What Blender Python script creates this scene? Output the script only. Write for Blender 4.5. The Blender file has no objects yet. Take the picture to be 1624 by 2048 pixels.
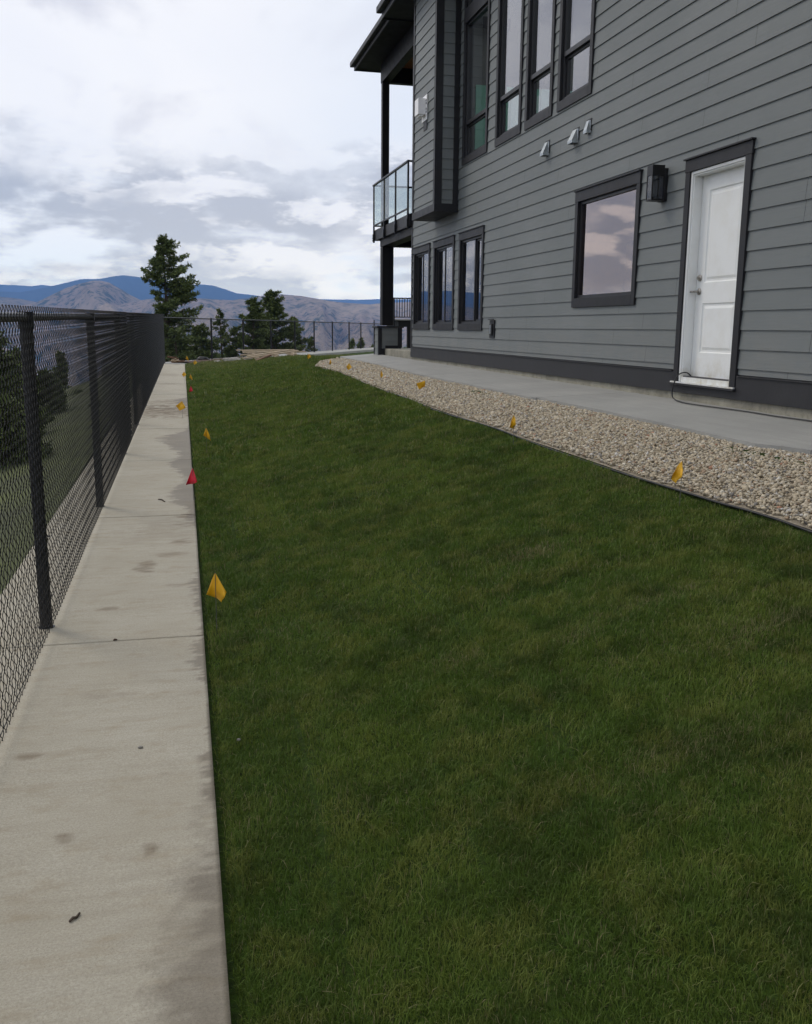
import bpy, bmesh, math, random
import numpy as np
from mathutils import Vector, Matrix, noise as mnoise
C = bpy.context.scene.collection
SC = bpy.context.scene
R = math.radians

# ------------------------------------------------------------------ camera
def build_camera():
    f, vx, vy, cx, cy, roll = 1880.0, 355.0, 652.0, 812.0, 1024.0, 0.5
    d = Vector(((vx-cx)/f, (vy-cy)/f, 1)).normalized()
    r = R(roll)
    u = Vector((math.sin(r), -math.cos(r), 0))
    u.z = -(u.x*d.x+u.y*d.y)/d.z
    u.normalize()
    x = d.cross(u)
    rows = [Vector((x[i], d[i], u[i])) for i in range(3)]     # camera right / down / forward in world axes
    m = Matrix.Identity(4)
    for i in range(3):
        m[i][0] = rows[0][i]; m[i][1] = -rows[1][i]; m[i][2] = -rows[2][i]
    m[0][3], m[1][3], m[2][3] = 0, 0, 1.5
    cam = bpy.data.cameras.new('camera'); o = bpy.data.objects.new('camera', cam); C.objects.link(o)
    o.matrix_world = m
    cam.sensor_fit = 'HORIZONTAL'; cam.sensor_width = 36; cam.lens = f/1624*36
    cam.clip_start = 0.05; cam.clip_end = 60000
    SC.camera = o
build_camera()

# ------------------------------------------------------------------ node helper
class NT:
    def __init__(s, nt): s.nt = nt; s.n = nt.nodes; s.l = nt.links
    def new(s, t, **k):
        n = s.n.new(t)
        for a, v in k.items():
            if a == 'inp':
                for kk, vv in v.items(): s.set(n, kk, vv)
            else: setattr(n, a, v)
        return n
    def set(s, n, k, v):
        if isinstance(v, bpy.types.NodeSocket): s.l.new(v, n.inputs[k])
        else: n.inputs[k].default_value = v
    def math(s, op, a, b=0.0, c=0.0, clamp=False):
        n = s.new('ShaderNodeMath', operation=op, use_clamp=clamp)
        s.set(n, 0, a); s.set(n, 1, b); s.set(n, 2, c); return n.outputs[0]
    def mix(s, f, a, b, typ='MIX'):
        n = s.new('ShaderNodeMix', data_type='RGBA', blend_type=typ)
        s.set(n, 0, f)
        for i, v in ((6, a), (7, b)):
            if not isinstance(v, bpy.types.NodeSocket) and len(v) == 3: v = (*v, 1)
            s.set(n, i, v)
        return n.outputs[2]
    def ramp(s, f, stops, interp='LINEAR'):
        n = s.new('ShaderNodeValToRGB'); cr = n.color_ramp; cr.interpolation = interp
        while len(cr.elements) < len(stops): cr.elements.new(0.5)
        for e, (p, c) in zip(cr.elements, stops):
            e.position = p; e.color = (c, c, c, 1) if not hasattr(c, '__len__') else (*c, 1)
        s.set(n, 0, f); return n.outputs[0]
    def noise(s, vec, scale, detail=4, rough=.55, dist=0.0):
        n = s.new('ShaderNodeTexNoise', inp={'Scale': scale, 'Detail': detail, 'Roughness': rough, 'Distortion': dist})
        if vec is not None: s.set(n, 'Vector', vec)
        return n.outputs['Fac']
    def mapr(s, v, a, b, c=0.0, d=1.0, smooth=False):
        n = s.new('ShaderNodeMapRange', clamp=True)
        if smooth: n.interpolation_type = 'SMOOTHSTEP'
        s.set(n, 0, v)
        for i, q in enumerate((a, b, c, d)): s.set(n, i+1, q)
        return n.outputs[0]
    def comb(s, x, y, z):
        n = s.new('ShaderNodeCombineXYZ'); s.set(n, 0, x); s.set(n, 1, y); s.set(n, 2, z); return n.outputs[0]

# ------------------------------------------------------------------ world
HAZE, HAZE_A = 1.2e-4, (.12, .23, .50)
SUN_EL, SUN_AZ = 46, 318        # azimuth clockwise from +Y
def build_world():
    w = bpy.data.worlds.new('World'); SC.world = w; w.use_nodes = True
    t = NT(w.node_tree); t.n.clear()
    tc = t.new('ShaderNodeTexCoord')
    sep = t.new('ShaderNodeSeparateXYZ'); t.l.new(tc.outputs['Generated'], sep.inputs[0])
    X, Y, Z = sep.outputs
    el = t.math('ARCSINE', Z)
    az = t.math('ARCTAN2', X, Y)
    sky = t.new('ShaderNodeTexSky', sky_type='NISHITA'); sky.sun_disc = False
    sky.sun_elevation = R(SUN_EL); sky.sun_rotation = R(SUN_AZ)
    try: sky.air_density = 1.0; sky.dust_density = 1.0
    except Exception: pass
    skyc = t.mix(1.0, sky.outputs[0], (0.095, 0.095, 0.095), 'MULTIPLY')
    # high thin sheet: nearly white with pale blue, soft grey smudges
    v1 = t.comb(az, t.math('MULTIPLY', el, 1.6), 0.3)
    n1 = t.noise(v1, 3.2, 5, .5, .3)
    n2 = t.noise(v1, 7.0, 6, .55, .2)
    thin = t.mix(t.mapr(n1, .36, .66), (.76, .79, .88), (.86, .87, .92))
    # pale blue to the right
    thin = t.mix(t.mapr(t.math('ADD', az, t.math('MULTIPLY', el, -.35)), -.08, .22, 0, .8, True), thin, (.66, .73, .86))
    smud = t.math('MULTIPLY', t.mapr(n2, .50, .68, 0, 1, True), t.mapr(az, .12, -.12, .25, .9))
    thin = t.mix(smud, thin, (.60, .62, .72))
    thin = t.mix(t.mapr(az, .6, 1.4, 0, 1), thin, (.84, .85, .88))
    # cumulus layer low over the hills: flattened puffs, lit tops, grey bases
    def puff(dy, sc=1.0, seed=1.7):
        e2 = t.math('ADD', el, dy)
        vv = t.comb(az, t.math('MULTIPLY', e2, 2.7), seed)
        return t.noise(vv, 7.5*sc, 9, .56, .10)
    a0 = puff(0.0); a1 = puff(0.016)
    b0 = puff(0.0, .45, 4.4)
    f0 = puff(0.0, 2.3, 7.7)
    dens = t.mapr(t.math('ADD', t.math('ADD', t.math('MULTIPLY', a0, .5), t.math('MULTIPLY', b0, .3)), t.math('MULTIPLY', f0, .2)), .40, .49, 0, 1, True)
    light = t.mapr(t.math('SUBTRACT', a0, a1), -.05, .07, 0, 1, True)
    lowf = t.mapr(el, .02, .10)
    grey = t.mix(lowf, (.48, .55, .69), (.45, .49, .60))
    grey = t.mix(t.mapr(az, -.02, -.22), grey, (.36, .42, .56))
    white = t.mix(lowf, (.82, .85, .91), (.77, .79, .87))
    k = t.math('ADD', t.math('MULTIPLY', light, .55), t.math('MULTIPLY', t.mapr(b0, .38, .62), .5))
    k = t.math('ADD', k, t.math('MULTIPLY', t.math('SUBTRACT', .5, a0), 1.0))
    k = t.math('ADD', k, t.math('MULTIPLY', t.math('SUBTRACT', .5, f0), 1.1))
    k = t.math('SUBTRACT', k, t.math('ADD', t.math('ADD', t.mapr(az, .04, -.20, .10, .30), t.mapr(az, -.26, -.42, 0, -.22)), t.mapr(el, .04, .16, 0, -.05)))
    cl = t.mix(t.mapr(k, .22, .85, 0, 1, True), grey, white)
    back = t.mix(t.mapr(el, .0, .09), (.62, .76, .92), (.74, .79, .90))
    low = t.mix(dens, back, cl)
    low = t.mix(t.mapr(el, .05, .0), low, t.mix(.4, low, (.58, .70, .88)))
    edge = t.math('ADD', el, t.math('MULTIPLY', t.math('SUBTRACT', t.noise(v1, 6.0, 6, .62), .5), .15))
    fin = t.mix(t.mapr(edge, .130, .185, 0, 1, True), low, thin)
    # the sky texture shows through the sheet a little
    fin = t.mix(.08, fin, skyc)
    # the sky stands behind the haze: brighter by what the haze takes, less what it adds
    T = t.math('EXPONENT', t.math('MULTIPLY', t.math('MINIMUM', t.math('DIVIDE', 580.0, t.math('MAXIMUM', el, .001)), 14500.0), -HAZE))
    add = t.mix(t.math('SUBTRACT', 1.0, T), (0, 0, 0), HAZE_A)
    fin = t.mix(1.0, fin, add, 'SUBTRACT')
    iv = t.math('DIVIDE', 1.0, T); fin = t.mix(1.0, fin, t.comb(iv, iv, iv), 'MULTIPLY')
    # darker ground-side hemisphere
    fin = t.mix(t.mapr(Z, -.02, -.10), fin, (.20, .21, .19))
    bg = t.new('ShaderNodeBackground'); t.l.new(fin, bg.inputs[0]); bg.inputs[1].default_value = 1.0
    out = t.new('ShaderNodeOutputWorld'); t.l.new(bg.outputs[0], out.inputs[0])
    w.cycles.sampling_method = 'MANUAL'; w.cycles.sample_map_resolution = 512
build_world()

sun = bpy.data.lights.new('sun', 'SUN'); sun.energy = 1.1; sun.angle = R(18); sun.color = (1, .90, .76)
so = bpy.data.objects.new('sun', sun); C.objects.link(so)
sd = Vector((math.sin(R(SUN_AZ))*math.cos(R(SUN_EL)), math.cos(R(SUN_AZ))*math.cos(R(SUN_EL)), math.sin(R(SUN_EL))))
so.rotation_euler = sd.to_track_quat('Z', 'Y').to_euler()
SC.view_settings.view_transform = 'Standard'; SC.view_settings.look = 'None'
SC.view_settings.exposure = 0.18; SC.view_settings.gamma = 1
SC.cycles.max_bounces = 8; SC.cycles.transparent_max_bounces = 24
SC.cycles.diffuse_bounces = 3; SC.cycles.glossy_bounces = 4
SC.cycles.volume_bounces = 0

# ------------------------------------------------------------------ materials
def mat(name, fn):
    m = bpy.data.materials.new(name); m.use_nodes = True
    t = NT(m.node_tree); t.n.clear()
    out = t.new('ShaderNodeOutputMaterial')
    b = t.new('ShaderNodeBsdfPrincipled'); t.l.new(b.outputs[0], out.inputs[0])
    fn(t, b, out); return m
def oc(t, which='Object'):
    return t.new('ShaderNodeTexCoord').outputs[which]
def geo(t): return t.new('ShaderNodeNewGeometry').outputs['Position']
def bump(t, b, h, dist, strength=1.0):
    n = t.new('ShaderNodeBump', inp={'Height': h, 'Distance': dist, 'Strength': strength}); t.l.new(n.outputs[0], b.inputs['Normal'])
def plain(name, col, rough=.5, var=.12, scale=6.0, metal=0.0, bmp=0.0, spec=None):
    def fn(t, b, o):
        n = t.noise(geo(t), scale, 5, .6)
        lo = tuple(c*(1-var) for c in col); hi = tuple(min(1, c*(1+var)) for c in col)
        t.set(b, 'Base Color', t.mix(t.mapr(n, .3, .7), lo, hi))
        b.inputs['Metallic'].default_value = metal
        t.set(b, 'Roughness', t.mapr(n, .3, .7, rough-.06, rough+.06))
        if spec is not None: b.inputs['Specular IOR Level'].default_value = spec
        if bmp: bump(t, b, t.noise(geo(t), scale*8, 4), bmp)
    return mat(name, fn)

def f_siding(t, b, o):
    g = geo(t)
    at = t.new('ShaderNodeAttribute', attribute_name='tint').outputs['Fac']
    big = t.noise(g, .8, 4, .6)
    st = t.noise(t.new('ShaderNodeVectorMath', operation='MULTIPLY', inp={0: g, 1: (20, 1.2, 26)}).outputs[0], 2.2, 5, .65)
    c = t.mix(t.mapr(big, .3, .7), (.134, .151, .152), (.166, .181, .181))
    c = t.mix(t.mapr(at, 0, 1, 0, .22), c, (.105, .122, .123))
    c = t.mix(t.mapr(st, .35, .7, 0, .3), c, (.155, .175, .172))
    sp = t.noise(g, 3.1, 6, .7)
    sz = t.new('ShaderNodeSeparateXYZ'); t.l.new(g, sz.inputs[0])
    c = t.mix(t.math('MULTIPLY', t.mapr(sz.outputs[2], 1.75, 1.05, 0, .35), t.mapr(sp, .35, .65)), c, (.22, .21, .185))
    c = t.mix(t.mapr(sp, .66, .74, 0, .25), c, (.2, .22, .22))
    t.set(b, 'Base Color', c); t.set(b, 'Roughness', t.mapr(st, .3, .7, .5, .66))
    bump(t, b, st, .0022, .8)
M = {}
M['siding'] = mat('siding_paint', f_siding)
M['trim'] = plain('trim_paint', (.017, .0172, .0195), .5, .18, 5, bmp=.001, spec=.3)
M['trimlow'] = plain('plinth_paint', (.027, .0275, .030), .55, .25, 3, bmp=.0015, spec=.3)
M['vinyl'] = plain('window_frame_vinyl', (.018, .018, .020), .4, .1, 9, spec=.35)
M['darkwood'] = plain('dark_stained_post', (.008, .0075, .0078), .55, .25, 7, bmp=.001, spec=.25)
M['soffit'] = plain('dark_soffit', (.012, .012, .013), .6, .12, 5, spec=.2)
M['cedar'] = plain('cedar_ceiling', (.32, .12, .05), .5, .3, 8)
M['blackmetal'] = plain('black_powder_coat', (.009, .0092, .0105), .42, .2, 20, spec=.35)
M['mesh'] = plain('black_vinyl_wire', (.006, .0063, .0075), .45, .2, 30, spec=.4)
def f_white(t, b, o):
    g = geo(t)
    n = t.noise(g, 3.5, 6, .65)
    sep = t.new('ShaderNodeSeparateXYZ'); t.l.new(g, sep.inputs[0])
    lowz = t.mapr(sep.outputs[2], 1.25, 1.0, 0, 1)
    d = t.math('MULTIPLY', t.mapr(n, .45, .68), t.math('ADD', t.math('MULTIPLY', lowz, .85), .16))
    c = t.mix(d, (.78, .80, .79), (.50, .46, .34))
    t.set(b, 'Base Color', c); b.inputs['Roughness'].default_value = .35
M['white'] = mat('white_door_paint', f_white)
M['whitebox'] = plain('white_enamel', (.84, .84, .84), .35, .05, 8)
M['nickel'] = plain('satin_nickel', (.36, .34, .31), .3, .15, 30, metal=.9)
M['galv'] = plain('galvanised_steel', (.42, .46, .48), .42, .25, 25, metal=.65)
M['cord'] = plain('dark_grey_rubber', (.02, .021, .022), .55, .2, 30)
M['interior'] = plain('interior_drywall', (.22, .22, .21), .8, .1, 2)
M['interiordark'] = plain('interior_dark', (.05, .05, .055), .8, .1, 2)
M['green'] = plain('green_board', (.30, .62, .47), .7, .05, 2)
M['palegreen'] = plain('pale_green_board', (.62, .82, .74), .7, .05, 2)
M['curtain'] = plain('white_reveal', (.68, .66, .68), .7, .05, 2)
M['found'] = None
def f_found(t, b, o):
    g = geo(t)
    n = t.noise(g, 2.5, 6, .65); n2 = t.noise(g, 14, 5, .7)
    c = t.mix(t.mapr(n, .35, .65), (.34, .325, .26), (.20, .19, .15))
    c = t.mix(t.mapr(n2, .5, .7, 0, .6), c, (.12, .11, .09))
    t.set(b, 'Base Color', c); b.inputs['Roughness'].default_value = .85
    bump(t, b, t.math('ADD', n, n2), .01)
M['found'] = mat('foundation_concrete', f_found)
def f_conc(t, b, o):
    g = geo(t)
    wet = t.new('ShaderNodeAttribute', attribute_name='wet').outputs['Fac']
    dirt = t.new('ShaderNodeAttribute', attribute_name='dirt').outputs['Fac']
    brush = t.noise(t.new('ShaderNodeVectorMath', operation='MULTIPLY', inp={0: g, 1: (2.5, 55, 1)}).outputs[0], 3, 5, .65)
    brush2 = t.noise(t.new('ShaderNodeVectorMath', operation='MULTIPLY', inp={0: g, 1: (.8, 9, 1)}).outputs[0], 2.2, 4, .6)
    big = t.noise(g, 1.9, 5, .6)
    fine = t.noise(g, 150, 3, .6)
    c = t.mix(t.mapr(big, .32, .68), (.425, .39, .305), (.50, .47, .385))
    c = t.mix(t.mapr(brush2, .38, .68, 0, .28), c, (.31, .275, .20))
    c = t.mix(t.mapr(brush, .4, .72, 0, .35), c, (.30, .285, .235))
    c = t.mix(t.mapr(fine, .35, .7, 0, .55), c, (.25, .225, .17))
    blot = t.noise(t.new('ShaderNodeVectorMath', operation='MULTIPLY', inp={0: g, 1: (1.0, 2.2, 1)}).outputs[0], 5.5, 6, .68)
    c = t.mix(t.mapr(blot, .52, .74, 0, .5), c, (.27, .215, .13))
    pore = t.noise(g, 420, 2, .5); c = t.mix(t.mapr(pore, .62, .70, 0, .75), c, (.16, .14, .11))
    c = t.mix(t.math('MULTIPLY', dirt, t.mapr(brush2, .2, .6, .6, 1)), c, (.12, .08, .04))
    dark = t.mix(1.0, c, (.49, .46, .43), 'MULTIPLY')
    c = t.mix(wet, c, dark)
    t.set(b, 'Base Color', c)
    t.set(b, 'Roughness', t.mapr(wet, 0, 1, .8, .6))
    bump(t, b, t.math('ADD', brush, t.math('MULTIPLY', fine, .4)), .0018)
M['walk'] = mat('broomed_concrete', f_conc)
def f_conc2(t, b, o):
    g = geo(t)
    big = t.noise(g, 1.3, 5, .6); fine = t.noise(g, 60, 4, .6)
    st = t.noise(t.new('ShaderNodeVectorMath', operation='MULTIPLY', inp={0: g, 1: (9, .7, 1)}).outputs[0], 1.6, 5, .65)
    c = t.mix(t.mapr(big, .3, .7), (.27, .275, .262), (.345, .345, .325))
    c = t.mix(t.mapr(st, .4, .7, 0, .45), c, (.235, .235, .22))
    c = t.mix(t.mapr(fine, .4, .7, 0, .2), c, (.2, .2, .19))
    t.set(b, 'Base Color', c); b.inputs['Roughness'].default_value = .8
    bump(t, b, fine, .002)
M['slab'] = mat('grey_concrete', f_conc2)
def f_lawnground(t, b, o):
    g = geo(t)
    n = t.noise(g, 3, 6, .65); n2 = t.noise(g, 40, 5, .6)
    c = t.mix(t.mapr(n, .35, .65), (.030, .058, .008), (.040, .074, .011))
    c = t.mix(t.mapr(n2, .35, .7, 0, .8), c, (.018, .022, .009))
    t.set(b, 'Base Color', c); b.inputs['Roughness'].default_value = .95
    b.inputs['Specular IOR Level'].default_value = .1
    bump(t, b, n2, .02)
M['lawnground'] = mat('turf_soil', f_lawnground)
def f_blade(t, b, o):
    a = t.new('ShaderNodeAttribute', attribute_name='tint')
    s = t.new('ShaderNodeSeparateColor'); t.l.new(a.outputs['Color'], s.inputs[0])
    rnd, hgt, dry = s.outputs
    g = geo(t)
    p1 = t.noise(g, 1.3, 4, .6); p2 = t.noise(g, 5.5, 4, .6)
    c = t.mix(rnd, (.052, .100, .010), (.142, .205, .030))
    c = t.mix(t.mapr(p1, .38, .62, 0, .6), c, (.054, .122, .015))
    p3 = t.noise(g, 3.2, 5, .65); c = t.mix(t.mapr(p3, .50, .62, 0, .8), c, (.040, .070, .009))
    c = t.mix(t.mapr(p2, .48, .62, 0, .6), c, (.19, .215, .045))
    c = t.mix(dry, c, (.24, .21, .11))
    t.set(b, 'Base Color', c); b.inputs['Roughness'].default_value = .6
    b.inputs['Specular IOR Level'].default_value = .22
    tr = t.new('ShaderNodeBsdfTranslucent'); t.l.new(c, tr.inputs[0])
    ms = t.new('ShaderNodeMixShader'); ms.inputs[0].default_value = .30
    t.l.new(b.outputs[0], ms.inputs[1]); t.l.new(tr.outputs[0], ms.inputs[2]); t.l.new(ms.outputs[0], o.inputs[0])
M['blade'] = mat('grass_blades', f_blade)
def f_stone(t, b, o):
    a = t.new('ShaderNodeAttribute', attribute_name='tint').outputs['Color']
    n = t.noise(geo(t), 90, 4, .6)
    c = t.mix(t.mapr(n, .3, .7, 0, .4), a, (.20, .17, .12))
    t.set(b, 'Base Color', c); b.inputs['Roughness'].default_value = .75
    bump(t, b, n, .003)
M['stone'] = mat('river_pebbles', f_stone)
M['gravelbed'] = plain('gravel_bed', (.38, .33, .25), .9, .35, 40, bmp=.01)
M['rock'] = plain('grey_rock', (.27, .26, .23), .85, .3, 9, bmp=.02)
M['soil'] = plain('red_brown_soil', (.085, .05, .034), .95, .4, 7, bmp=.03)
M['lumber'] = plain('weathered_lumber', (.40, .32, .22), .75, .25, 12, bmp=.004)
M['lumberdark'] = plain('torn_bark_wood', (.16, .085, .05), .85, .45, 12, bmp=.01)
M['flagy'] = plain('yellow_vinyl_flag', (.80, .43, .012), .45, .06, 30)
M['flagr'] = plain('red_vinyl_flag', (.70, .018, .045), .45, .06, 30)
M['stake'] = plain('galvanised_stake_wire', (.12, .12, .12), .5, .1, 30, metal=.5)
M['twig'] = plain('dry_twig', (.07, .05, .035), .8, .3, 60)
M['bark'] = plain('conifer_bark', (.075, .055, .042), .9, .4, 14, bmp=.02)
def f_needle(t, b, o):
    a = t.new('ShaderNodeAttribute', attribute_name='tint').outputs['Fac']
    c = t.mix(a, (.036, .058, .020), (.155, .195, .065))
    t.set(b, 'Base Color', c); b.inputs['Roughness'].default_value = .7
    b.inputs['Specular IOR Level'].default_value = .2
M['needle'] = mat('conifer_needles', f_needle)
def f_glass(t, b, o, tint=(.9, .95, .95), refl=(1, 1, 1), ior=1.9, body=0.0):
    lw = t.new('ShaderNodeLayerWeight'); lw.inputs[0].default_value = .5
    fr = t.math('ADD', ior, t.math('MULTIPLY', 1-ior, t.math('POWER', lw.outputs['Facing'], 5.0)))
    tr = t.new('ShaderNodeBsdfTransparent'); tr.inputs[0].default_value = (*tint, 1)
    gl = t.new('ShaderNodeBsdfGlossy'); gl.inputs[0].default_value = (*refl, 1); gl.inputs[1].default_value = .004
    m1 = t.new('ShaderNodeMixShader'); t.l.new(fr, m1.inputs[0]); t.l.new(tr.outputs[0], m1.inputs[1]); t.l.new(gl.outputs[0], m1.inputs[2])
    last = m1
    if body:
        df = t.new('ShaderNodeBsdfDiffuse'); df.inputs[0].default_value = (.75, .85, .85, 1)
        last = t.new('ShaderNodeMixShader'); last.inputs[0].default_value = body
        t.l.new(m1.outputs[0], last.inputs[1]); t.l.new(df.outputs[0], last.inputs[2])
    t.l.new(last.outputs[0], o.inputs[0]); t.n.remove(b)
M['glass'] = mat('window_glass', lambda t, b, o: f_glass(t, b, o, (.62, .68, .68), (.95, .94, .98), .22))
M['glasswarm'] = mat('coated_window_glass', lambda t, b, o: f_glass(t, b, o, (.25, .22, .26), (1.0, .85, .80), .40))
M['railglass'] = mat('rail_glass', lambda t, b, o: f_glass(t, b, o, (.86, .95, .95), (1, 1, 1), .07, .22))
M['lampglass'] = mat('seeded_lamp_glass', lambda t, b, o: f_glass(t, b, o, (.30, .31, .34), (1, 1, 1), .08, .0))
def f_hill(t, b, o):
    g = geo(t)
    lay = t.new('ShaderNodeAttribute', attribute_name='forest').outputs['Fac']
    s1 = t.noise(g, .0016, 8, .62); s2 = t.noise(g, .012, 7, .68); s3 = t.noise(g, .035, 5, .7)
    dry = t.mix(t.mapr(s1, .35, .65), (.36, .285, .205), (.255, .195, .155))
    dry = t.mix(t.mapr(s2, .42, .64, 0, .6), dry, (.17, .15, .11))
    trees = t.math('MAXIMUM', t.mapr(s3, .53, .58), t.mapr(s2, .54, .61))
    trees = t.math('MULTIPLY', trees, t.mapr(s1, .38, .54, .25, 1))
    c = t.mix(trees, dry, (.035, .05, .028))
    wood = t.mix(t.mapr(s2, .4, .62), (.03, .045, .026), (.045, .06, .036))
    c = t.mix(lay, c, wood)
    c = t.mix(t.mapr(t.math('ADD', t.new('ShaderNodeVectorMath', operation='LENGTH', inp={0: g}).outputs['Value'], t.math('MULTIPLY', s2, 300)), 420, 640), t.mix(s2, (.03, .035, .018), (.07, .065, .035)), c)
    t.set(b, 'Base Color', c); b.inputs['Roughness'].default_value = 1.0
    b.inputs['Specular IOR Level'].default_value = 0.0
M['hill'] = mat('dry_hillside', f_hill)
M['brush'] = plain('dark_brushy_slope', (.055, .052, .028), .95, .5, .8, bmp=.05)
M['nlawn'] = plain('neighbour_turf', (.060, .072, .022), .95, .5, .9, bmp=.02)

# ------------------------------------------------------------------ object helpers
class MB:
    def __init__(s): s.v = []; s.f = []; s.t = []
    def quad(s, a, b, c, d, tint=0.5):
        n = len(s.v); s.v += [a, b, c, d]; s.f.append((n, n+1, n+2, n+3)); s.t += [tint]*4
    def box(s, x0, x1, y0, y1, z0, z1, tint=0.5):
        n = len(s.v)
        s.v += [(x, y, z) for x in (x0, x1) for y in (y0, y1) for z in (z0, z1)]; s.t += [tint]*8
        for q in ((0, 1, 3, 2), (4, 6, 7, 5), (0, 4, 5, 1), (2, 3, 7, 6), (0, 2, 6, 4), (1, 5, 7, 3)):
            s.f.append(tuple(n+i for i in q))
        return s
    def obox(s, c, ax, ay, az, tint=.5):      # oriented box by three half-axis vectors
        n = len(s.v); c = Vector(c); ax, ay, az = Vector(ax), Vector(ay), Vector(az)
        for i in (-1, 1):
            for j in (-1, 1):
                for k in (-1, 1): s.v.append(tuple(c+ax*i+ay*j+az*k)); s.t.append(tint)
        for q in ((0, 1, 3, 2), (4, 6, 7, 5), (0, 4, 5, 1), (2, 3, 7, 6), (0, 2, 6, 4), (1, 5, 7, 3)):
            s.f.append(tuple(n+i for i in q))
        return s
    def tube(s, pts, r, seg=8, tint=.5, caps=True):
        pts = [Vector(p) for p in pts]; rr = r if hasattr(r, '__len__') else [r]*len(pts)
        n0 = len(s.v)
        for i, p in enumerate(pts):
            d = (pts[min(i+1, len(pts)-1)]-pts[max(i-1, 0)]).normalized()
            u = d.orthogonal() if i == 0 else (up-d*up.dot(d))
            u.normalize(); up = u; w = d.cross(u)
            for k in range(seg):
                a = 2*math.pi*k/seg
                s.v.append(tuple(p+(u*math.cos(a)+w*math.sin(a))*rr[i])); s.t.append(tint)
        for i in range(len(pts)-1):
            for k in range(seg):
                a = n0+i*seg+k; b_ = n0+i*seg+(k+1) % seg
                s.f.append((a, b_, b_+seg, a+seg))
        if caps:
            s.f.append(tuple(n0+k for k in reversed(range(seg)))); e = n0+(len(pts)-1)*seg
            s.f.append(tuple(e+k for k in range(seg)))
        return s
    def build(s, name, m, parent=None, smooth=False, bev=0.0, tint=False):
        me = bpy.data.meshes.new(name); me.from_pydata(s.v, [], s.f); me.update()
        if tint:
            a = me.attributes.new('tint', 'FLOAT', 'POINT'); a.data.foreach_set('value', s.t)
        bm = bmesh.new(); bm.from_mesh(me); bmesh.ops.recalc_face_normals(bm, faces=bm.faces); bm.to_mesh(me); bm.free()
        if smooth: me.shade_smooth()
        o = bpy.data.objects.new(name, me); C.objects.link(o)
        me.materials.append(m)
        if bev:
            b = o.modifiers.new('bevel', 'BEVEL'); b.width = bev; b.segments = 2; b.limit_method = 'ANGLE'
        if parent: o.parent = parent
        return o
def npmesh(name, v, f, m, parent=None, smooth=False, attrs=()):
    me = bpy.data.meshes.new(name)
    v = np.asarray(v, np.float32); f = np.asarray(f, np.int32); k = f.shape[1]
    me.vertices.add(len(v)); me.vertices.foreach_set('co', v.ravel())
    me.loops.add(f.size); me.loops.foreach_set('vertex_index', f.ravel())
    me.polygons.add(len(f)); me.polygons.foreach_set('loop_start', np.arange(0, f.size, k, dtype=np.int32))
    for nm, typ, arr in attrs:
        a = me.attributes.new(nm, typ, 'POINT')
        a.data.foreach_set('color' if typ == 'FLOAT_COLOR' else 'value', np.asarray(arr, np.float32).ravel())
    me.update(calc_edges=True); me.validate()
    if smooth: me.shade_smooth()
    me.materials.append(m)
    o = bpy.data.objects.new(name, me); C.objects.link(o)
    if parent: o.parent = parent
    return o
def thing(name, label, cat, loc=(0, 0, 0), group=None):
    o = bpy.data.objects.new(name, None); C.objects.link(o); o.location = loc; o.empty_display_size = .2
    return tag(o, label, cat, group)
def tag(o, label, cat, group=None, kind=None):
    o['label'] = label; o['category'] = cat
    if group: o['group'] = group
    if kind: o['kind'] = kind
    return o
def struct(o): o['kind'] = 'structure'; return o
def stuff(o, label, cat): return tag(o, label, cat, kind='stuff')
def sm(t): t = np.clip(t, 0, 1); return t*t*(3-2*t)
def off(o, loc):    # shift a child built in world coordinates under a thing standing at loc
    o.matrix_parent_inverse = Matrix.Translation(-Vector(loc)); return o

# ------------------------------------------------------------------ terrain functions
def zL(Y): return .0105*(np.asarray(Y, float)-4.8)
def zR(Y): return .74-(.74-.24)*sm((np.asarray(Y, float)-24)/17)
def tz(X, Y):
    X = np.asarray(X, float); Y = np.asarray(Y, float)
    l = np.minimum(zL(Y), .28)
    t = np.clip((X-.15)/(3.8-.15), 0, 1); t = .5*t+.5*sm(t)
    return l*(1-t)+zR(Y)*t
def xwalk(Y): return .06+.0042*(np.asarray(Y, float)-1.9)+.0000*np.asarray(Y, float)
F0 = np.array([-.49, 33.1]); FD = np.array([.440, .898]); FN = np.array([.898, -.440])   # back fence line and its inward normal
def xfence(Y): return -.70+.0077*(Y-4.8)
rng = np.random.default_rng(7)
random.seed(7)
def vnoise(x, y, s, seed=0, oct=3):
    """value noise on arrays"""
    tot = np.zeros(np.broadcast(x, y).shape); amp = 1; nrm = 0
    for o_ in range(oct):
        xs = x*s*2**o_+seed*17.3; ys = y*s*2**o_+seed*5.7
        xi = np.floor(xs).astype(np.int64); yi = np.floor(ys).astype(np.int64); fx = xs-xi; fy = ys-yi
        fx = fx*fx*(3-2*fx); fy = fy*fy*(3-2*fy)
        def h(a, b):
            q = np.sin(a*127.1+b*311.7+seed*74.7+o_*13.1)*43758.5453; return q-np.floor(q)
        v = (h(xi, yi)*(1-fx)+h(xi+1, yi)*fx)*(1-fy)+(h(xi, yi+1)*(1-fx)+h(xi+1, yi+1)*fx)*fy
        tot = tot+v*amp; nrm += amp; amp *= .5
    return tot/nrm

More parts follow.
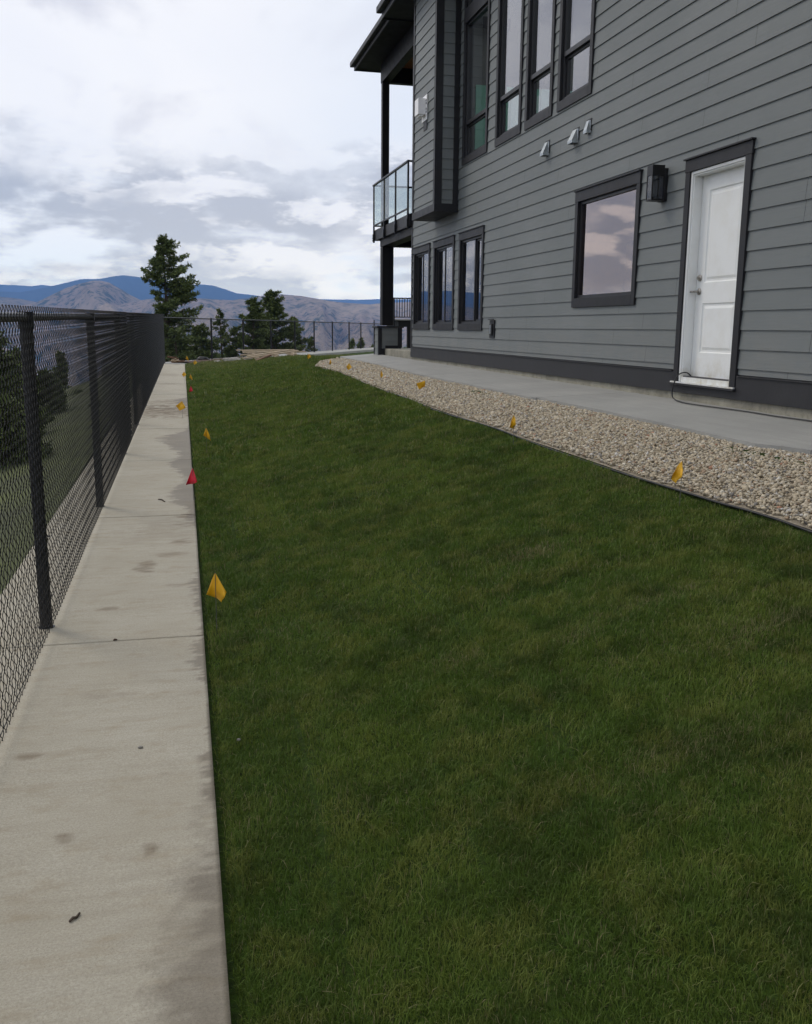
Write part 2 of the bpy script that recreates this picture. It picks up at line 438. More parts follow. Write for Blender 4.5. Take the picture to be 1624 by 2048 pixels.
# ------------------------------------------------------------------ hills (one polar sheet from the yard's edge to the skyline)
def elev(px, y): return (652+(px-355)*.0087-y)/1880.0
def prof(pts, az):
    xs = [math.atan((p[0]-355)/1935.0) for p in pts]; es = [elev(*p) for p in pts]
    return np.interp(az, xs, es)
def build_hills():
    rs = np.concatenate([np.linspace(30, 120, 14), np.geomspace(140, 1500, 20), np.geomspace(1600, 6500, 130), np.geomspace(6600, 13400, 80)])
    azs = np.unique(np.concatenate([np.radians(np.arange(-180, -48, 4)), np.radians(np.arange(-48, 22, .11)), np.radians(np.arange(22, 181, 4))]))
    A, Rr = np.meshgrid(azs, rs, indexing='ij')
    X = np.sin(A)*Rr; Y = np.cos(A)*Rr
    base = np.interp(Rr, [30, 60, 120, 300, 900, 1800, 3000, 24000], [-6, -16, -34, -85, -210, -300, -300, -250])
    far1 = prof([(-1500, 585), (-600, 590), (-200, 574), (0, 580), (30, 577), (60, 578), (90, 579), (110, 576.5), (125, 578), (180, 590), (260, 600), (1500, 600)], A)
    blue = prof([(-1500, 606), (-700, 585), (-250, 600), (0, 592), (40, 591), (70, 592), (100, 586), (140, 577), (180, 567), (215, 566), (240, 561), (258, 559), (280, 561), (300, 564), (330, 571), (390, 575), (400, 574), (425, 576), (450, 583), (470, 590), (500, 593), (540, 598), (700, 612), (1500, 610)], A)
    mid = prof([(-1500, 600), (-900, 606), (-500, 590), (-200, 612), (60, 616), (95, 610), (120, 598), (150, 583), (175, 575), (200, 569), (215, 569), (230, 572), (250, 583), (270, 595), (290, 605), (310, 620), (325, 628), (360, 645), (420, 680), (1500, 700)], A)
    brown = prof([(-1500, 640), (0, 640), (200, 620), (300, 602), (330, 600), (380, 601), (400, 600), (460, 603), (500, 598), (530, 592), (560, 591), (600, 594), (640, 601), (680, 606), (740, 610), (760, 608), (825, 605), (1500, 590)], A)
    low = prof([(-1500, 618), (-300, 606), (0, 596), (60, 602), (120, 612), (200, 640), (300, 680), (1500, 700)], A)
    H = base.copy(); forest = np.zeros_like(H)
    nb = vnoise(X, Y, 1/900., 3, 5)-.5
    nf = vnoise(A*38+nb*2.0, Rr/1500., 1, 5, 5)-.5           # spurs and gullies running down the slope
    nf2 = vnoise(X, Y, 1/170., 11, 4)-.5
    def layer(e, r0, wf, wb, rough, wood, depth=-300):
        nonlocal H, forest
        crest = 1.5+e*r0
        tt = np.where(Rr < r0, (r0-Rr)/wf, (Rr-r0)/wb)
        s = np.clip(1-tt, 0, 1)
        h = depth+(crest-depth)*(s**.92)
        h = h+nf*rough*np.clip(4*s*(1-s), 0, 1)+nf2*rough*.22*np.clip(3*s*(1-s), 0, 1)+nb*rough*.5*np.clip(4*s*(1-s), 0, 1)
        h = np.where(s > 0, h, -9999)
        forest = np.where(h > H, wood, forest); H = np.maximum(H, h)
    layer(brown, 4200, 2500, 2500, 260, 0.0)
    layer(low, 5200, 2600, 1800, 200, .35)
    layer(mid, 4500, 1500, 1400, 190, .12)
    layer(blue, 9200, 3200, 1500, 260, 1.0)
    layer(far1, 12300, 2500, 1000, 200, 1.0)
    # top band of the brown ridge carries forest patches
    H = np.where(Rr < 1500, H+nf2*np.clip((Rr-40)/400, 0, 1)*40, H)
    na, nr = A.shape
    v = np.stack([X, Y, H], -1).reshape(-1, 3)
    i = np.arange(na-1)[:, None]*nr+np.arange(nr-1)[None]
    f = np.stack([i, i+1, i+nr+1, i+nr], -1).reshape(-1, 4)
    o = npmesh('hills', v, f, M['hill'], smooth=True, attrs=[('forest', 'FLOAT', forest.reshape(-1))])
    struct(o)
build_hills()

# ------------------------------------------------------------------ yard ground
def grid(name, xs, ys, zf, m, attrs=None):
    X, Y = np.meshgrid(xs, ys, indexing='ij'); Z = zf(X, Y)
    v = np.stack([X, Y, Z], -1).reshape(-1, 3); ny = len(ys)
    i = np.arange(len(xs)-1)[:, None]*ny+np.arange(ny-1)[None]
    f = np.stack([i, i+ny, i+ny+1, i+1], -1).reshape(-1, 4)
    return npmesh(name, v, f, m, smooth=True, attrs=attrs(X, Y) if attrs else ())
def fdist(X, Y): return (X-F0[0])*FN[0]+(Y-F0[1])*FN[1]      # distance inside the back fence
def zyard(X, Y):
    z = tz(X, Y)-.012
    d = fdist(X, Y)
    z = np.where(X < .1, np.minimum(zL(Y), .28)-.03-.25*np.clip((-1.1-X), 0, None)**1.15*.9, z)
    z = np.where(X < -1.1, z-.0, z)
    z = np.where(d < 1.0, np.minimum(z, .14), z)
    z = np.where(d < -.35, z-.45*np.clip(-.35-d, 0, None), z)
    z = z+(vnoise(X, Y, 1.2, 2, 3)-.5)*.035*np.clip((X-.25)*3, 0, 1)+(vnoise(X, Y, 4.5, 71, 3)-.5)*.022*np.clip((X-.2)*4, 0, 1)*(X < 2.8)
    z = np.where(X > 3.7, np.minimum(z, zR(Y)-.08), z)
    return z
xs = np.concatenate([np.linspace(-22, -1.2, 40), np.linspace(-1.0, 4.2, 120), np.linspace(4.6, 30, 40)])
ys = np.concatenate([np.linspace(-6, 1, 20), np.linspace(1.05, 12, 260), np.linspace(12.1, 30, 150), np.linspace(30.5, 75, 90)])
g = grid('yard_ground', xs, ys, zyard, M['lawnground']); struct(g)
g = grid('neighbour_lawn', np.linspace(-5.5, -1.0, 16), np.linspace(-4, 32, 60), lambda X, Y: zyard(X, Y)+.02, M['nlawn']); struct(g)
g = grid('brush_slope', np.linspace(-22, -3.6, 50), np.linspace(-6, 60, 120), lambda X, Y: zyard(X, Y)+.03+.10*(vnoise(X, Y, 1.5, 3, 4)-.5), M['brush']); struct(g)

# concrete path under the left fence, with stains that have their own shapes
WETP = ([1.2, 1.86, 2.05, 2.2, 2.45, 2.6, 2.8, 3.0, 3.3, 3.8, 4.2, 4.35, 4.6, 4.75, 5.2, 5.5, 6.0, 7.0, 7.4, 7.7, 8.1, 8.5, 9.0, 9.6, 10.2, 10.9, 11.5, 12.0, 12.6, 13.2, 14, 16.8, 17.6, 18.2, 18.8, 40],
        [.20, .20, .19, .11, .13, .06, .045, .03, .025, .0, .05, .055, .035, .012, .055, .035, .01, 0, .06, .05, .17, .22, .09, .10, .24, .12, .22, .36, .33, .06, 0, 0, .16, .24, 0, 0])
BLOBS = [(-.245, 5.95, .07, .16, .7), (-.10, 6.25, .09, .07, .45), (.03, 7.45, .08, .12, .9), (-.13, 2.66, .028, .035, .8), (-.38, 2.75, .035, .03, .7), (-.10, 3.12, .035, .022, .5),
         (-.15, 16.2, .9, 1.2, .85), (-.1, 17.8, .6, .5, .55), (-.02, 6.6, .10, .10, .6), (.0, 7.2, .1, .1, .6), (-.42, 5.1, .05, .03, .6), (-.05, 5.5, .07, .05, .4), (-.2, 15.3, .6, .25, .3), (-.58, 3.35, .06, .03, .5), (-.33, 3.9, .12, .06, .25), (-.2, 26, .3, .5, .35), (-.3, 22.5, .3, .3, .3), (-.02, 2.3, .2, .3, .12), (-.2, 7.0, .3, .5, .22)]
def walk_attrs(X, Y):
    lim = np.interp(Y, *WETP)
    d = xwalk(Y)-X
    lim = lim*(.45+1.1*vnoise(X*.6, Y*1.5, 8, 4, 5))+(vnoise(X*.8, Y*2.2, 20, 8, 5)-.5)*.16*np.minimum(1, lim/.05)
    wet = np.clip((lim-d)/(.012+.05*np.abs(lim)+.07*(Y < 2.9)), 0, 1)*(lim > .004)*(.75+.35*vnoise(X, Y, 5, 77, 3))
    rim = np.exp(-((lim-d)/.012)**2)*(lim > .03)*.35
    dirt = np.zeros_like(X)
    wob = vnoise(X*.9, Y*2.4, 13, 9, 5)
    for bx, by, rx, ry, st in BLOBS:
        q = ((X-bx)/rx)**2+((Y-by)/ry)**2
        dirt = np.maximum(dirt, st*np.clip(2.3-q*.7-2.9*(1-wob), 0, 1))
    return [('wet', 'FLOAT', np.clip(wet*.95+rim, 0, 1)), ('dirt', 'FLOAT', dirt)]
joints = [4.56, 7.52, 10.5, 13.5, 16.5, 19.5, 22.5, 25.5, 28.5]
edges = [.2]+joints+[32.0]
def build_path():
    Vs = []; Fs = []; Wt = []; Dt = []; n = 0
    for a, b_ in zip(edges[:-1], edges[1:]):
        a2, b2 = a+.005, b_-.005
        nY = int(max(10, (b2-a2)/(.018 if a < 6 else .03 if a < 12 else .06)))
        ysl = np.linspace(a2, b2, nY); xsl = np.linspace(0, 1, 72)
        U, Y = np.meshgrid(xsl, ysl, indexing='ij')
        L = -1.03+.0095*(Y-4.8); Rr = xwalk(Y); X = L+(Rr-L)*U
        Z = zL(Y)+0*X
        at = walk_attrs(X, Y)
        rows = [np.stack([X, Y, Z], -1)]
        ny = nY
        v = rows[0].reshape(-1, 3); i = np.arange(71)[:, None]*ny+np.arange(ny-1)[None]
        f = np.stack([i, i+ny, i+ny+1, i+1], -1).reshape(-1, 4)+n
        Vs.append(v); Fs.append(f); Wt.append(at[0][2].reshape(-1)); Dt.append(at[1][2].reshape(-1)); m0 = n; n += len(v)
        # skirts down the four sides
        idx = np.arange(72*ny).reshape(72, ny)
        for loop in (idx[:, 0][::-1], idx[-1, :][::-1], idx[:, -1], idx[0, :]):
            top = v[loop]; bot = top.copy(); bot[:, 2] -= .11
            k = len(loop); Vs.append(bot); fs = np.stack([m0+loop[:-1], m0+loop[1:], n+np.arange(1, k), n+np.arange(k-1)], -1)
            Fs.append(fs); Wt.append(at[0][2].reshape(-1)[loop]); Dt.append(np.maximum(at[1][2].reshape(-1)[loop], .35)); n += k
    o = npmesh('path', np.concatenate(Vs), np.concatenate(Fs), M['walk'], attrs=[('wet', 'FLOAT', np.concatenate(Wt)), ('dirt', 'FLOAT', np.concatenate(Dt))])
    struct(o)
build_path()
# strip of concrete under the back fence
def strip_poly(name, pts, z0, z1, m, bev=.01):
    mb = MB(); n = len(pts)
    mb.v = [(p[0], p[1], z0 if len(p) < 3 else p[2]-.12) for p in pts]+[(p[0], p[1], z1 if len(p) < 3 else p[2]) for p in pts]; mb.t = [.5]*2*n
    mb.f = [tuple(range(n))[::-1], tuple(range(n, 2*n))]+[(i, (i+1) % n, n+(i+1) % n, n+i) for i in range(n)]
    return mb.build(name, m, bev=bev)
def fp(s, d): p = F0+FD*s+FN*d; return (float(p[0]), float(p[1]))
struct(strip_poly('back_path', [fp(-.3, -.4), fp(-.3, .75), fp(12, 1.0), fp(32, 1.0), fp(32, -.4)], .05, .27, M['slab']))
# concrete walk beside the house: measured edge
WE = [(3.99, -3), (3.98, 3.0), (3.97, 5.3), (3.91, 5.5), (3.82, 5.68), (3.84, 6.24), (3.89, 6.93), (3.9, 7.6), (3.93, 8.5), (3.92, 9.95), (3.86, 10.05), (3.87, 11.1), (3.9, 12.8), (3.88, 13.5), (3.9, 15.9), (4.08, 19.6), (4.15, 22.1), (4.12, 24.6), (4.4, 27.5)]
def build_house_walk():
    secs = [(-3, 5.28), (5.29, 9.98), (9.99, 15.0), (15.01, 19.8), (19.81, 24.9)]
    out = None
    mb = MB()
    for a, b_ in secs:
        ysl = [a]+[y for _, y in WE if a < y < b_]+[b_]
        for y0, y1 in zip(ysl[:-1], ysl[1:]):
            x0 = np.interp(y0, [p[1] for p in WE], [p[0] for p in WE]); x1 = np.interp(y1, [p[1] for p in WE], [p[0] for p in WE])
            mb.quad((x0, y0, .745), (5.075, y0, .775+.002*y0), (5.075, y1, .775+.002*y1), (x1, y1, .745))
            mb.quad((x0, y0, .745), (x1, y1, .745), (x1, y1, .60), (x0, y0, .60))
        xe = np.interp(a, [p[1] for p in WE], [p[0] for p in WE]); mb.quad((xe, a, .745), (5.075, a, .775), (5.075, a, .6), (xe, a, .6))
    o = mb.build('pavement', M['slab']); struct(o)
build_house_walk()

# ------------------------------------------------------------------ gravel
GE = [(2.98, -3), (2.90, 1.5), (2.868, 3.76), (2.877, 4.11), (2.846, 4.5), (2.835, 5.0), (2.829, 5.43), (2.835, 6.5), (2.836, 7.5), (2.857, 8.2), (2.846, 9.3), (2.841, 10.5), (2.88, 11.8), (2.905, 14.4), (3.029, 18.0), (2.96, 21.2), (3.3, 22.6), (3.85, 23.9), (4.12, 24.6)]
ex = lambda y: np.interp(y, [p[1] for p in GE], [p[0] for p in GE])
wx = lambda y: np.interp(y, [p[1] for p in WE], [p[0] for p in WE])
def zg(X, Y): return tz(X, Y)+.012-.045*sm((X-3.3)/.6)
struct(grid('gravel_bed', np.linspace(0, 1, 14), np.linspace(-3, 24.5, 190), lambda U, Y: zg(ex(Y)+(wx(Y)-ex(Y))*U, Y)-.012, M['gravelbed']))
gb = bpy.data.objects['gravel_bed']
co = np.zeros(len(gb.data.vertices)*3, np.float32); gb.data.vertices.foreach_get('co', co); co = co.reshape(-1, 3)
co[:, 0] = ex(co[:, 1])+(wx(co[:, 1])-ex(co[:, 1]))*co[:, 0]; gb.data.vertices.foreach_set('co', co.ravel()); gb.data.update()
def ico():
    bm = bmesh.new(); bmesh.ops.create_icosphere(bm, subdivisions=1, radius=1)
    v = np.array([x.co[:] for x in bm.verts]); f = np.array([[a.index for a in p.verts] for p in bm.faces]); bm.free(); return v, f
IV, IF = ico()
def rotmats(n):
    q = rng.normal(size=(n, 4)); q /= np.linalg.norm(q, axis=1)[:, None]; w, x, y, z = q.T
    return np.stack([1-2*(y*y+z*z), 2*(x*y-z*w), 2*(x*z+y*w), 2*(x*y+z*w), 1-2*(x*x+z*z), 2*(y*z-x*w), 2*(x*z-y*w), 2*(y*z+x*w), 1-2*(x*x+y*y)], -1).reshape(n, 3, 3)
def stones(pos, size, cols, name, m):
    n = len(pos)
    nz = 1+rng.normal(0, .13, (n, len(IV), 1))
    sc = np.stack([size*rng.uniform(.9, 1.35, n), size*rng.uniform(.6, 1.0, n), size*rng.uniform(.45, .8, n)], -1)
    v = IV[None]*nz*sc[:, None, :]
    a = rng.uniform(0, 6.283, n); tl = rotmats(n)
    up = np.zeros((n, 3, 3)); up[:, 0, 0] = np.cos(a); up[:, 0, 1] = -np.sin(a); up[:, 1, 0] = np.sin(a); up[:, 1, 1] = np.cos(a); up[:, 2, 2] = 1
    Rm = np.where(rng.uniform(size=n)[:, None, None] < .45, tl, up)
    v = np.einsum('nij,nkj->nki', Rm, v)+pos[:, None, :]
    f = IF[None]+(np.arange(n)*len(IV))[:, None, None]
    c = np.repeat(cols, len(IV), axis=0)
    return npmesh(name, v.reshape(-1, 3), f.reshape(-1, 3), m, smooth=True, attrs=[('tint', 'FLOAT_COLOR', c)])
def build_gravel():
    P = []; S = []
    for y0, y1, den, s in ((-3, 1.6, 2300, .012), (1.6, 8, 5200, .0088), (8, 14, 3600, .0102), (14, 24.4, 1700, .0145)):
        n = int((y1-y0)*1.05*den); Y = rng.uniform(y0, y1, n); U = rng.uniform(0, 1, n)
        X = ex(Y)+.01+(wx(Y)-ex(Y)-.01)*U
        keep = rng.uniform(size=n) < (wx(Y)-ex(Y))/1.1
        X, Y = X[keep], Y[keep]; sz = s*np.exp(rng.normal(0, .33, len(X)))
        P.append(np.stack([X, Y, zg(X, Y)+rng.uniform(-.004, .012, len(X))], -1)); S.append(sz)
    P = np.concatenate(P); S = np.concatenate(S); n = len(P)
    pal = np.array([(.56, .48, .34), (.48, .41, .29), (.62, .55, .42), (.42, .35, .25), (.62, .58, .48), (.30, .28, .25), (.40, .28, .18), (.22, .21, .20), (.66, .64, .60), (.42, .20, .12)])
    pr = np.array([.26, .2, .17, .11, .08, .06, .05, .03, .03, .01])
    c = pal[rng.choice(len(pal), n, p=pr/pr.sum())]*np.exp(rng.normal(0, .10, (n, 1)))
    o = stones(P, S, np.concatenate([c*.92, np.ones((n, 1))], 1), 'gravel', M['stone'])
    stuff(o, 'bed of tan and grey river pebbles between lawn and house walk', 'gravel')
build_gravel()
# plastic edging between lawn and gravel
mb = MB()
mb.tube([(float(ex(y))-.012, y, float(tz(ex(y), y))-.006+.006*math.sin(y*1.7)) for y in np.arange(-3, 21, .25)], .008, 8)
tag(mb.build('lawn_edging', M['blackmetal'], smooth=True), 'long black plastic edging strip between the lawn and the pebbles', 'edging')

# ------------------------------------------------------------------ grass
def build_grass():
    Vs = []; Fs = []; Cs = []; n0 = 0
    zones = [(1.15, 2.6, 46000, .0009, .019), (2.6, 4.0, 32000, .0011, .020), (4.0, 6.5, 17000, .0016, .022), (6.5, 10, 9500, .0024, .025), (10, 16, 4200, .0044, .032), (16, 24, 2300, .007, .036), (24, 46, 1100, .011, .04)]
    zones = [(-3, 1.15, 5200, .0022, .024)]+zones
    for y0, y1, den, wd, ht in zones:
        x1 = 3.0 if y1 < 17 else 4.6
        xm = min(x1, .4+y1*.85) if 1.5 < y1 < 6 else x1
        if y1 > 24: xm = 9
        n = int((y1-y0)*(xm-.0)*den)
        Y = rng.uniform(y0, y1, n); X = rng.uniform(.04, xm, n)
        edge = ex(np.minimum(Y, 24.6))-.03+rng.normal(0, .006, n)
        ok = (X > xwalk(Y)+.012+np.abs(rng.normal(0, .012, n))) & ((X < edge) | ((Y > 21.2) & (X < np.where(Y < 24.6, edge, 4.0+(Y-24.6)*1.5)))) & (fdist(X, Y) > 1.25)
        if y1 > 1.5: ok &= X < .38+Y*.84
        # thinner turf along the seams of the sod and in worn spots
        thin = vnoise(X, Y, 2.3, 21, 4)
        seam = np.abs(((X+.03*np.sin(Y*1.3)+.05)/.41)%1-.5) > .475
        ok &= rng.uniform(size=n) > np.clip((thin-.60)*3, 0, .35)+.55*seam*(vnoise(X, Y, 3, 23, 2) > .4)
        X, Y = X[ok], Y[ok]; n = len(X)
        Z = zyard(X, Y)
        tuft = vnoise(X, Y, 14, 31, 3); mow = vnoise(X, Y, 1.7, 37, 4)
        H = ht*np.exp(rng.normal(0, .30, n))*(.75+.5*tuft)*(.8+.5*mow)
        # leaning: clumps share a direction
        la = vnoise(X, Y, 9, 41, 2)*12.6+rng.normal(0, 1.5, n)
        ln = H*np.abs(rng.normal(.5, .45, n))
        dx, dy = np.cos(la)*ln, np.sin(la)*ln
        wa = la+1.57+rng.normal(0, .7, n); w = wd*rng.uniform(.7, 1.25, n)
        wx_, wy_ = np.cos(wa)*w, np.sin(wa)*w
        b = np.stack([X, Y, Z], -1)
        W = np.stack([wx_, wy_, 0*w], -1)
        mid = b+np.stack([dx*.35, dy*.35, H*.62], -1); tip = b+np.stack([dx, dy, H*np.clip(1-.25*(ln/H)**1.5, .35, 1)], -1)
        V = np.stack([b-W, b+W, mid+W*.8, mid-W*.8, tip], 1).reshape(-1, 3)
        i = (np.arange(n)*5)[:, None]+n0
        F = np.concatenate([i+[0, 1, 2], i+[0, 2, 3], i+[3, 2, 4]], 0)
        strip = np.floor((X+.03*np.sin(Y*1.3)+.05)/.41); sh = np.sin(strip*91.7+np.floor((Y+strip*.63)/1.8)*37.1)*43758.5; sh = sh-np.floor(sh)
        rnd = np.clip(rng.uniform(0, 1, n)*.6+.3*vnoise(X, Y, 20, 51, 2)+.5*(sh-.5)+.9*(vnoise(X, Y, 2.6, 57, 4)-.5)+.1, 0, 1)
        dpatch = np.zeros(n)
        for (px_, py_, rx_, ry_, st_) in ((1.83, 4.62, .16, .10, .75), (1.55, 3.45, .10, .08, .5), (2.1, 3.0, .2, .10, .4), (1.5, 2.45, .25, .07, .35), (2.3, 2.4, .12, .1, .5), (1.1, 3.6, .1, .08, .35), (2.0, 3.55, .3, .06, .3), (2.9, 4.1, .25, .3, .25), (2.75, 5.5, .1, .5, .25)):
            dpatch = np.maximum(dpatch, st_*np.exp(-((X-px_)/rx_)**2-((Y-py_)/ry_)**2))
        strawp = .035+.10*np.clip((vnoise(X, Y, 3.0, 61, 3)-.5)*3, 0, 1)+dpatch
        dry = np.where(rng.uniform(size=n) < strawp, rng.uniform(.45, 1, n), rng.uniform(0, .10, n))
        dry = np.maximum(dry, np.clip((Y-24)/22, 0, .35))
        col = np.stack([rnd, np.zeros(n), dry, np.ones(n)], -1)
        Vs.append(V); Fs.append(F); Cs.append(np.repeat(col, 5, axis=0)); n0 += len(V)
    for den, wd, ht in ((5200, .0022, .024),):     # thinner sowing of the part of the lawn that lies right of the view
        n = int(2.9*6*den); Y = rng.uniform(1.15, 7, n); X = rng.uniform(.04, 2.85, n)
        ok = (X >= .38+Y*.84) & (X < ex(Y)-.03); X, Y = X[ok], Y[ok]; n = len(X)
        H = ht*np.exp(rng.normal(0, .3, n)); a = rng.uniform(0, 6.28, n); ln = H*np.abs(rng.normal(.5, .45, n))
        b = np.stack([X, Y, zyard(X, Y)], -1); W = np.stack([-np.sin(a), np.cos(a), 0*a], -1)*wd; D = np.stack([np.cos(a)*ln, np.sin(a)*ln, H], -1)
        i = (np.arange(n)*5)[:, None]+n0
        Vs.append(np.stack([b-W, b+W, b+D*[.35, .35, .62]+W*.8, b+D*[.35, .35, .62]-W*.8, b+D], 1).reshape(-1, 3)); Fs.append(np.concatenate([i+[0, 1, 2], i+[0, 2, 3], i+[3, 2, 4]], 0))
        Cs.append(np.repeat(np.stack([rng.uniform(0, 1, n), 0*a, np.where(rng.uniform(size=n) < .05, .7, .05), 1+0*a], -1), 5, axis=0)); n0 += n*5
    # long loose straws lying on the turf
    n = 2200; Y = rng.uniform(1.3, 7, n); X = rng.uniform(.12, 2.8, n); ok = X < .1+Y*.7; X, Y = X[ok], Y[ok]; n = len(X)
    Z = zyard(X, Y)+rng.uniform(.016, .036, n); a = rng.uniform(0, 6.28, n); L = rng.uniform(.015, .05, n)
    D = np.stack([np.cos(a)*L, np.sin(a)*L, rng.uniform(-.1, .35, n)*L], -1); W = np.stack([-np.sin(a), np.cos(a), 0*a], -1)*.0005
    b = np.stack([X, Y, Z], -1)
    V = np.stack([b-W, b+W, b+D*.5+W+[0, 0, .003], b+D*.5-W+[0, 0, .003], b+D], 1).reshape(-1, 3); i = (np.arange(n)*5)[:, None]+n0
    Vs.append(V); Fs.append(np.concatenate([i+[0, 1, 2], i+[0, 2, 3], i+[3, 2, 4]], 0)); Cs.append(np.repeat(np.stack([rng.uniform(0, 1, n), 0*a, rng.uniform(.2, 1, n), 1+0*a], -1), 5, axis=0)); n0 += len(V)
    print('grass tris', sum(len(f) for f in Fs))
    o = npmesh('grass', np.concatenate(Vs), np.concatenate(Fs), M['blade'], attrs=[('tint', 'FLOAT_COLOR', np.concatenate(Cs))])
    stuff(o, 'freshly laid dark green lawn sloping up from the path', 'grass')
build_grass()

# ------------------------------------------------------------------ chain-link
def chain_mesh(name, P, D, nrm, length, z0f, z1f, parent, p=.036, near=0.0, r=.0017, s0=0.0):
    """vertical zigzag wires; P start (x,y), D unit direction, nrm unit normal; near = length given rounded wires"""
    Vs = []; Fs = []; n0 = 0
    nw = int(length/p)
    for hi in (True, False):
        ks = np.arange(nw); ks = ks[(ks*p < near)] if hi else ks[(ks*p >= near)]
        if len(ks) == 0: continue
        s = s0+ks*p
        za = z0f(s); H = z1f(s)-za; nr = int(np.median(H)/p); hh = H/nr
        sub = 2 if hi else 1; seg = 4 if hi else 3
        J = np.arange(nr*sub+1)/sub
        tri = np.abs(((J[None]+ks[:, None]) % 2)-1)              # 1 at even, 0 at odd
        S = s[:, None]+(1-tri)*p*1.04
        Zz = za[:, None]+J[None]*hh[:, None]
        fl = np.where(np.floor(J)[None] % 2 == 0, 1, -1)*np.ones_like(S)
        if hi:
            mid = (J*2 % 2 == 1)[None]
            N = np.where(mid, fl*.0030, 0)
            S = S+np.where(mid, .0016*np.where(fl > 0, 1, -1), 0)
            N = N+(((ks % 2)*2-1)[:, None])*np.where(mid, 0, .0016)
        else: N = np.zeros_like(S)
        amp = np.clip(1.2-S/9, 0, 1); N = N+amp*(.004*np.sin(S*2.1+Zz*3.0)+.002*np.sin(S*5.3-Zz*6.1))
        ctr = np.stack([P[0]+D[0]*S+nrm[0]*N, P[1]+D[1]*S+nrm[1]*N, Zz], -1)    # k, j, 3
        tan = np.gradient(ctr, axis=1); tan /= np.linalg.norm(tan, axis=2)[..., None]
        nv = np.array([nrm[0], nrm[1], 0.0]); nv = np.broadcast_to(nv, tan.shape)
        bi = np.cross(tan, nv); bi /= np.linalg.norm(bi, axis=2)[..., None]
        ang = np.arange(seg)*2*np.pi/seg+.4
        V = ctr[:, :, None, :]+r*(np.cos(ang)[None, None, :, None]*nv[:, :, None, :]+np.sin(ang)[None, None, :, None]*bi[:, :, None, :])
        nk, nj = ctr.shape[:2]
        i = (np.arange(nk)[:, None, None]*nj+np.arange(nj-1)[None, :, None])*seg+n0
        a = np.arange(seg)[None, None]; b = (a+1) % seg
        F = np.stack(np.broadcast_arrays(i+a, i+b, i+seg+b, i+seg+a), -1).reshape(-1, 4)
        Vs.append(V.reshape(-1, 3)); Fs.append(F); n0 += V.size//3
    return npmesh(name, np.concatenate(Vs), np.concatenate(Fs), M['mesh'], parent)
def post_mesh(name, x, y, z0, z1, r, parent, cap=True):
    mb = MB(); mb.tube([(x, y, z0), (x, y, z1)], r, 14)
    if cap:
        mb.tube([(x, y, z1), (x, y, z1+.012), (x, y, z1+.03)], [r*1.12, r*1.12, r*.5], 14)
    mb.tube([(x, y, z0), (x, y, z0+.012)], r*1.35, 12)
    return mb.build(name, M['blackmetal'], parent, smooth=False)
lf = thing('chain_link_fence', 'long black chain-link fence on posts running beside the concrete path', 'fence', (float(xfence(4.85)), 4.85, 0), 'black chain-link fences round the yard')
LFL = (float(xfence(4.85)), 4.85, 0)
YP = [-1.3, 1.78, 4.85, 8.0, 11.1, 14.1, 17.1, 20.2, 23.2, 26.3, 29.5]
for y in YP:
    for q in (.16, .47, .80, 1.12, 1.40):
        mb = MB()
        zc = float(zL(y))+q; cx_ = float(xfence(y))
        mb.tube([(cx_+.034*math.cos(a)+.006*(math.cos(a) > .3), y+.036*math.sin(a), zc+.006*math.sin(a*2+q*9)) for a in np.linspace(-2.2, 2.2, 16)], .0016, 5)
        off(mb.build('tie_wire', M['blackmetal'], lf), LFL)
for y in YP: off(post_mesh('post', float(xfence(y)), y, float(zL(y))-.01, float(zL(y))+1.50, .031, lf, cap=False), LFL)
off(post_mesh('corner_post', -.49, 33.1, .2, 1.86, .045, lf), LFL)
mb = MB(); mb.tube([(float(xfence(y)), y, float(min(zL(y), .28))+1.535) for y in np.linspace(-2, 33.1, 30)], .021, 10); off(mb.build('top_rail', M['blackmetal'], lf), LFL)
for y in YP:      # eye caps over the posts
    mb = MB(); z = float(zL(y)); mb.tube([(float(xfence(y)), y, z+1.48), (float(xfence(y)), y, z+1.56)], .037, 12)
    off(mb.build('post_cap', M['blackmetal'], lf), LFL)
dL = Vector((.0077, 1, 0)).normalized()
off(chain_mesh('wire_mesh', (float(xfence(-1.3))+.036, -1.3), (dL.x, dL.y), (dL.y, -dL.x), 34.4,
           lambda s: zL(-1.3+s)+.025, lambda s: zL(-1.3+s)+1.585, lf, near=13.5), LFL)
mb = MB(); mb.tube([(float(xfence(y))+.036, y, float(zL(y))+.06) for y in np.linspace(-1.3, 33, 60)], .002, 5); off(mb.build('tension_wire', M['mesh'], lf), LFL)

bf = thing('chain_link_fence', 'black chain-link fence along the far edge of the yard in front of the valley', 'fence', (F0[0], F0[1], .27), 'black chain-link fences round the yard')
BFL = (F0[0], F0[1], .27)
FS = [3.9, 7.0, 10.15, 13.3, 16.2, 19.3, 22.5, 25.0, 28.1]
for s in FS:
    p = fp(s, 0); hi = .16 if s > 28 else 0
    off(post_mesh('post', p[0], p[1], .26, 1.78+hi, .034, bf), BFL)
mb = MB(); a = fp(0, 0); b_ = fp(30, 0); mb.tube([(a[0], a[1], 1.775), (b_[0], b_[1], 1.745)], .022, 8); off(mb.build('top_rail', M['blackmetal'], bf), BFL)
off(chain_mesh('wire_mesh', (a[0]+FN[0]*.03, a[1]+FN[1]*.03), FD, FN, 30, lambda s: .29+0*s, lambda s: 1.79+0*s, bf, r=.0013), BFL)

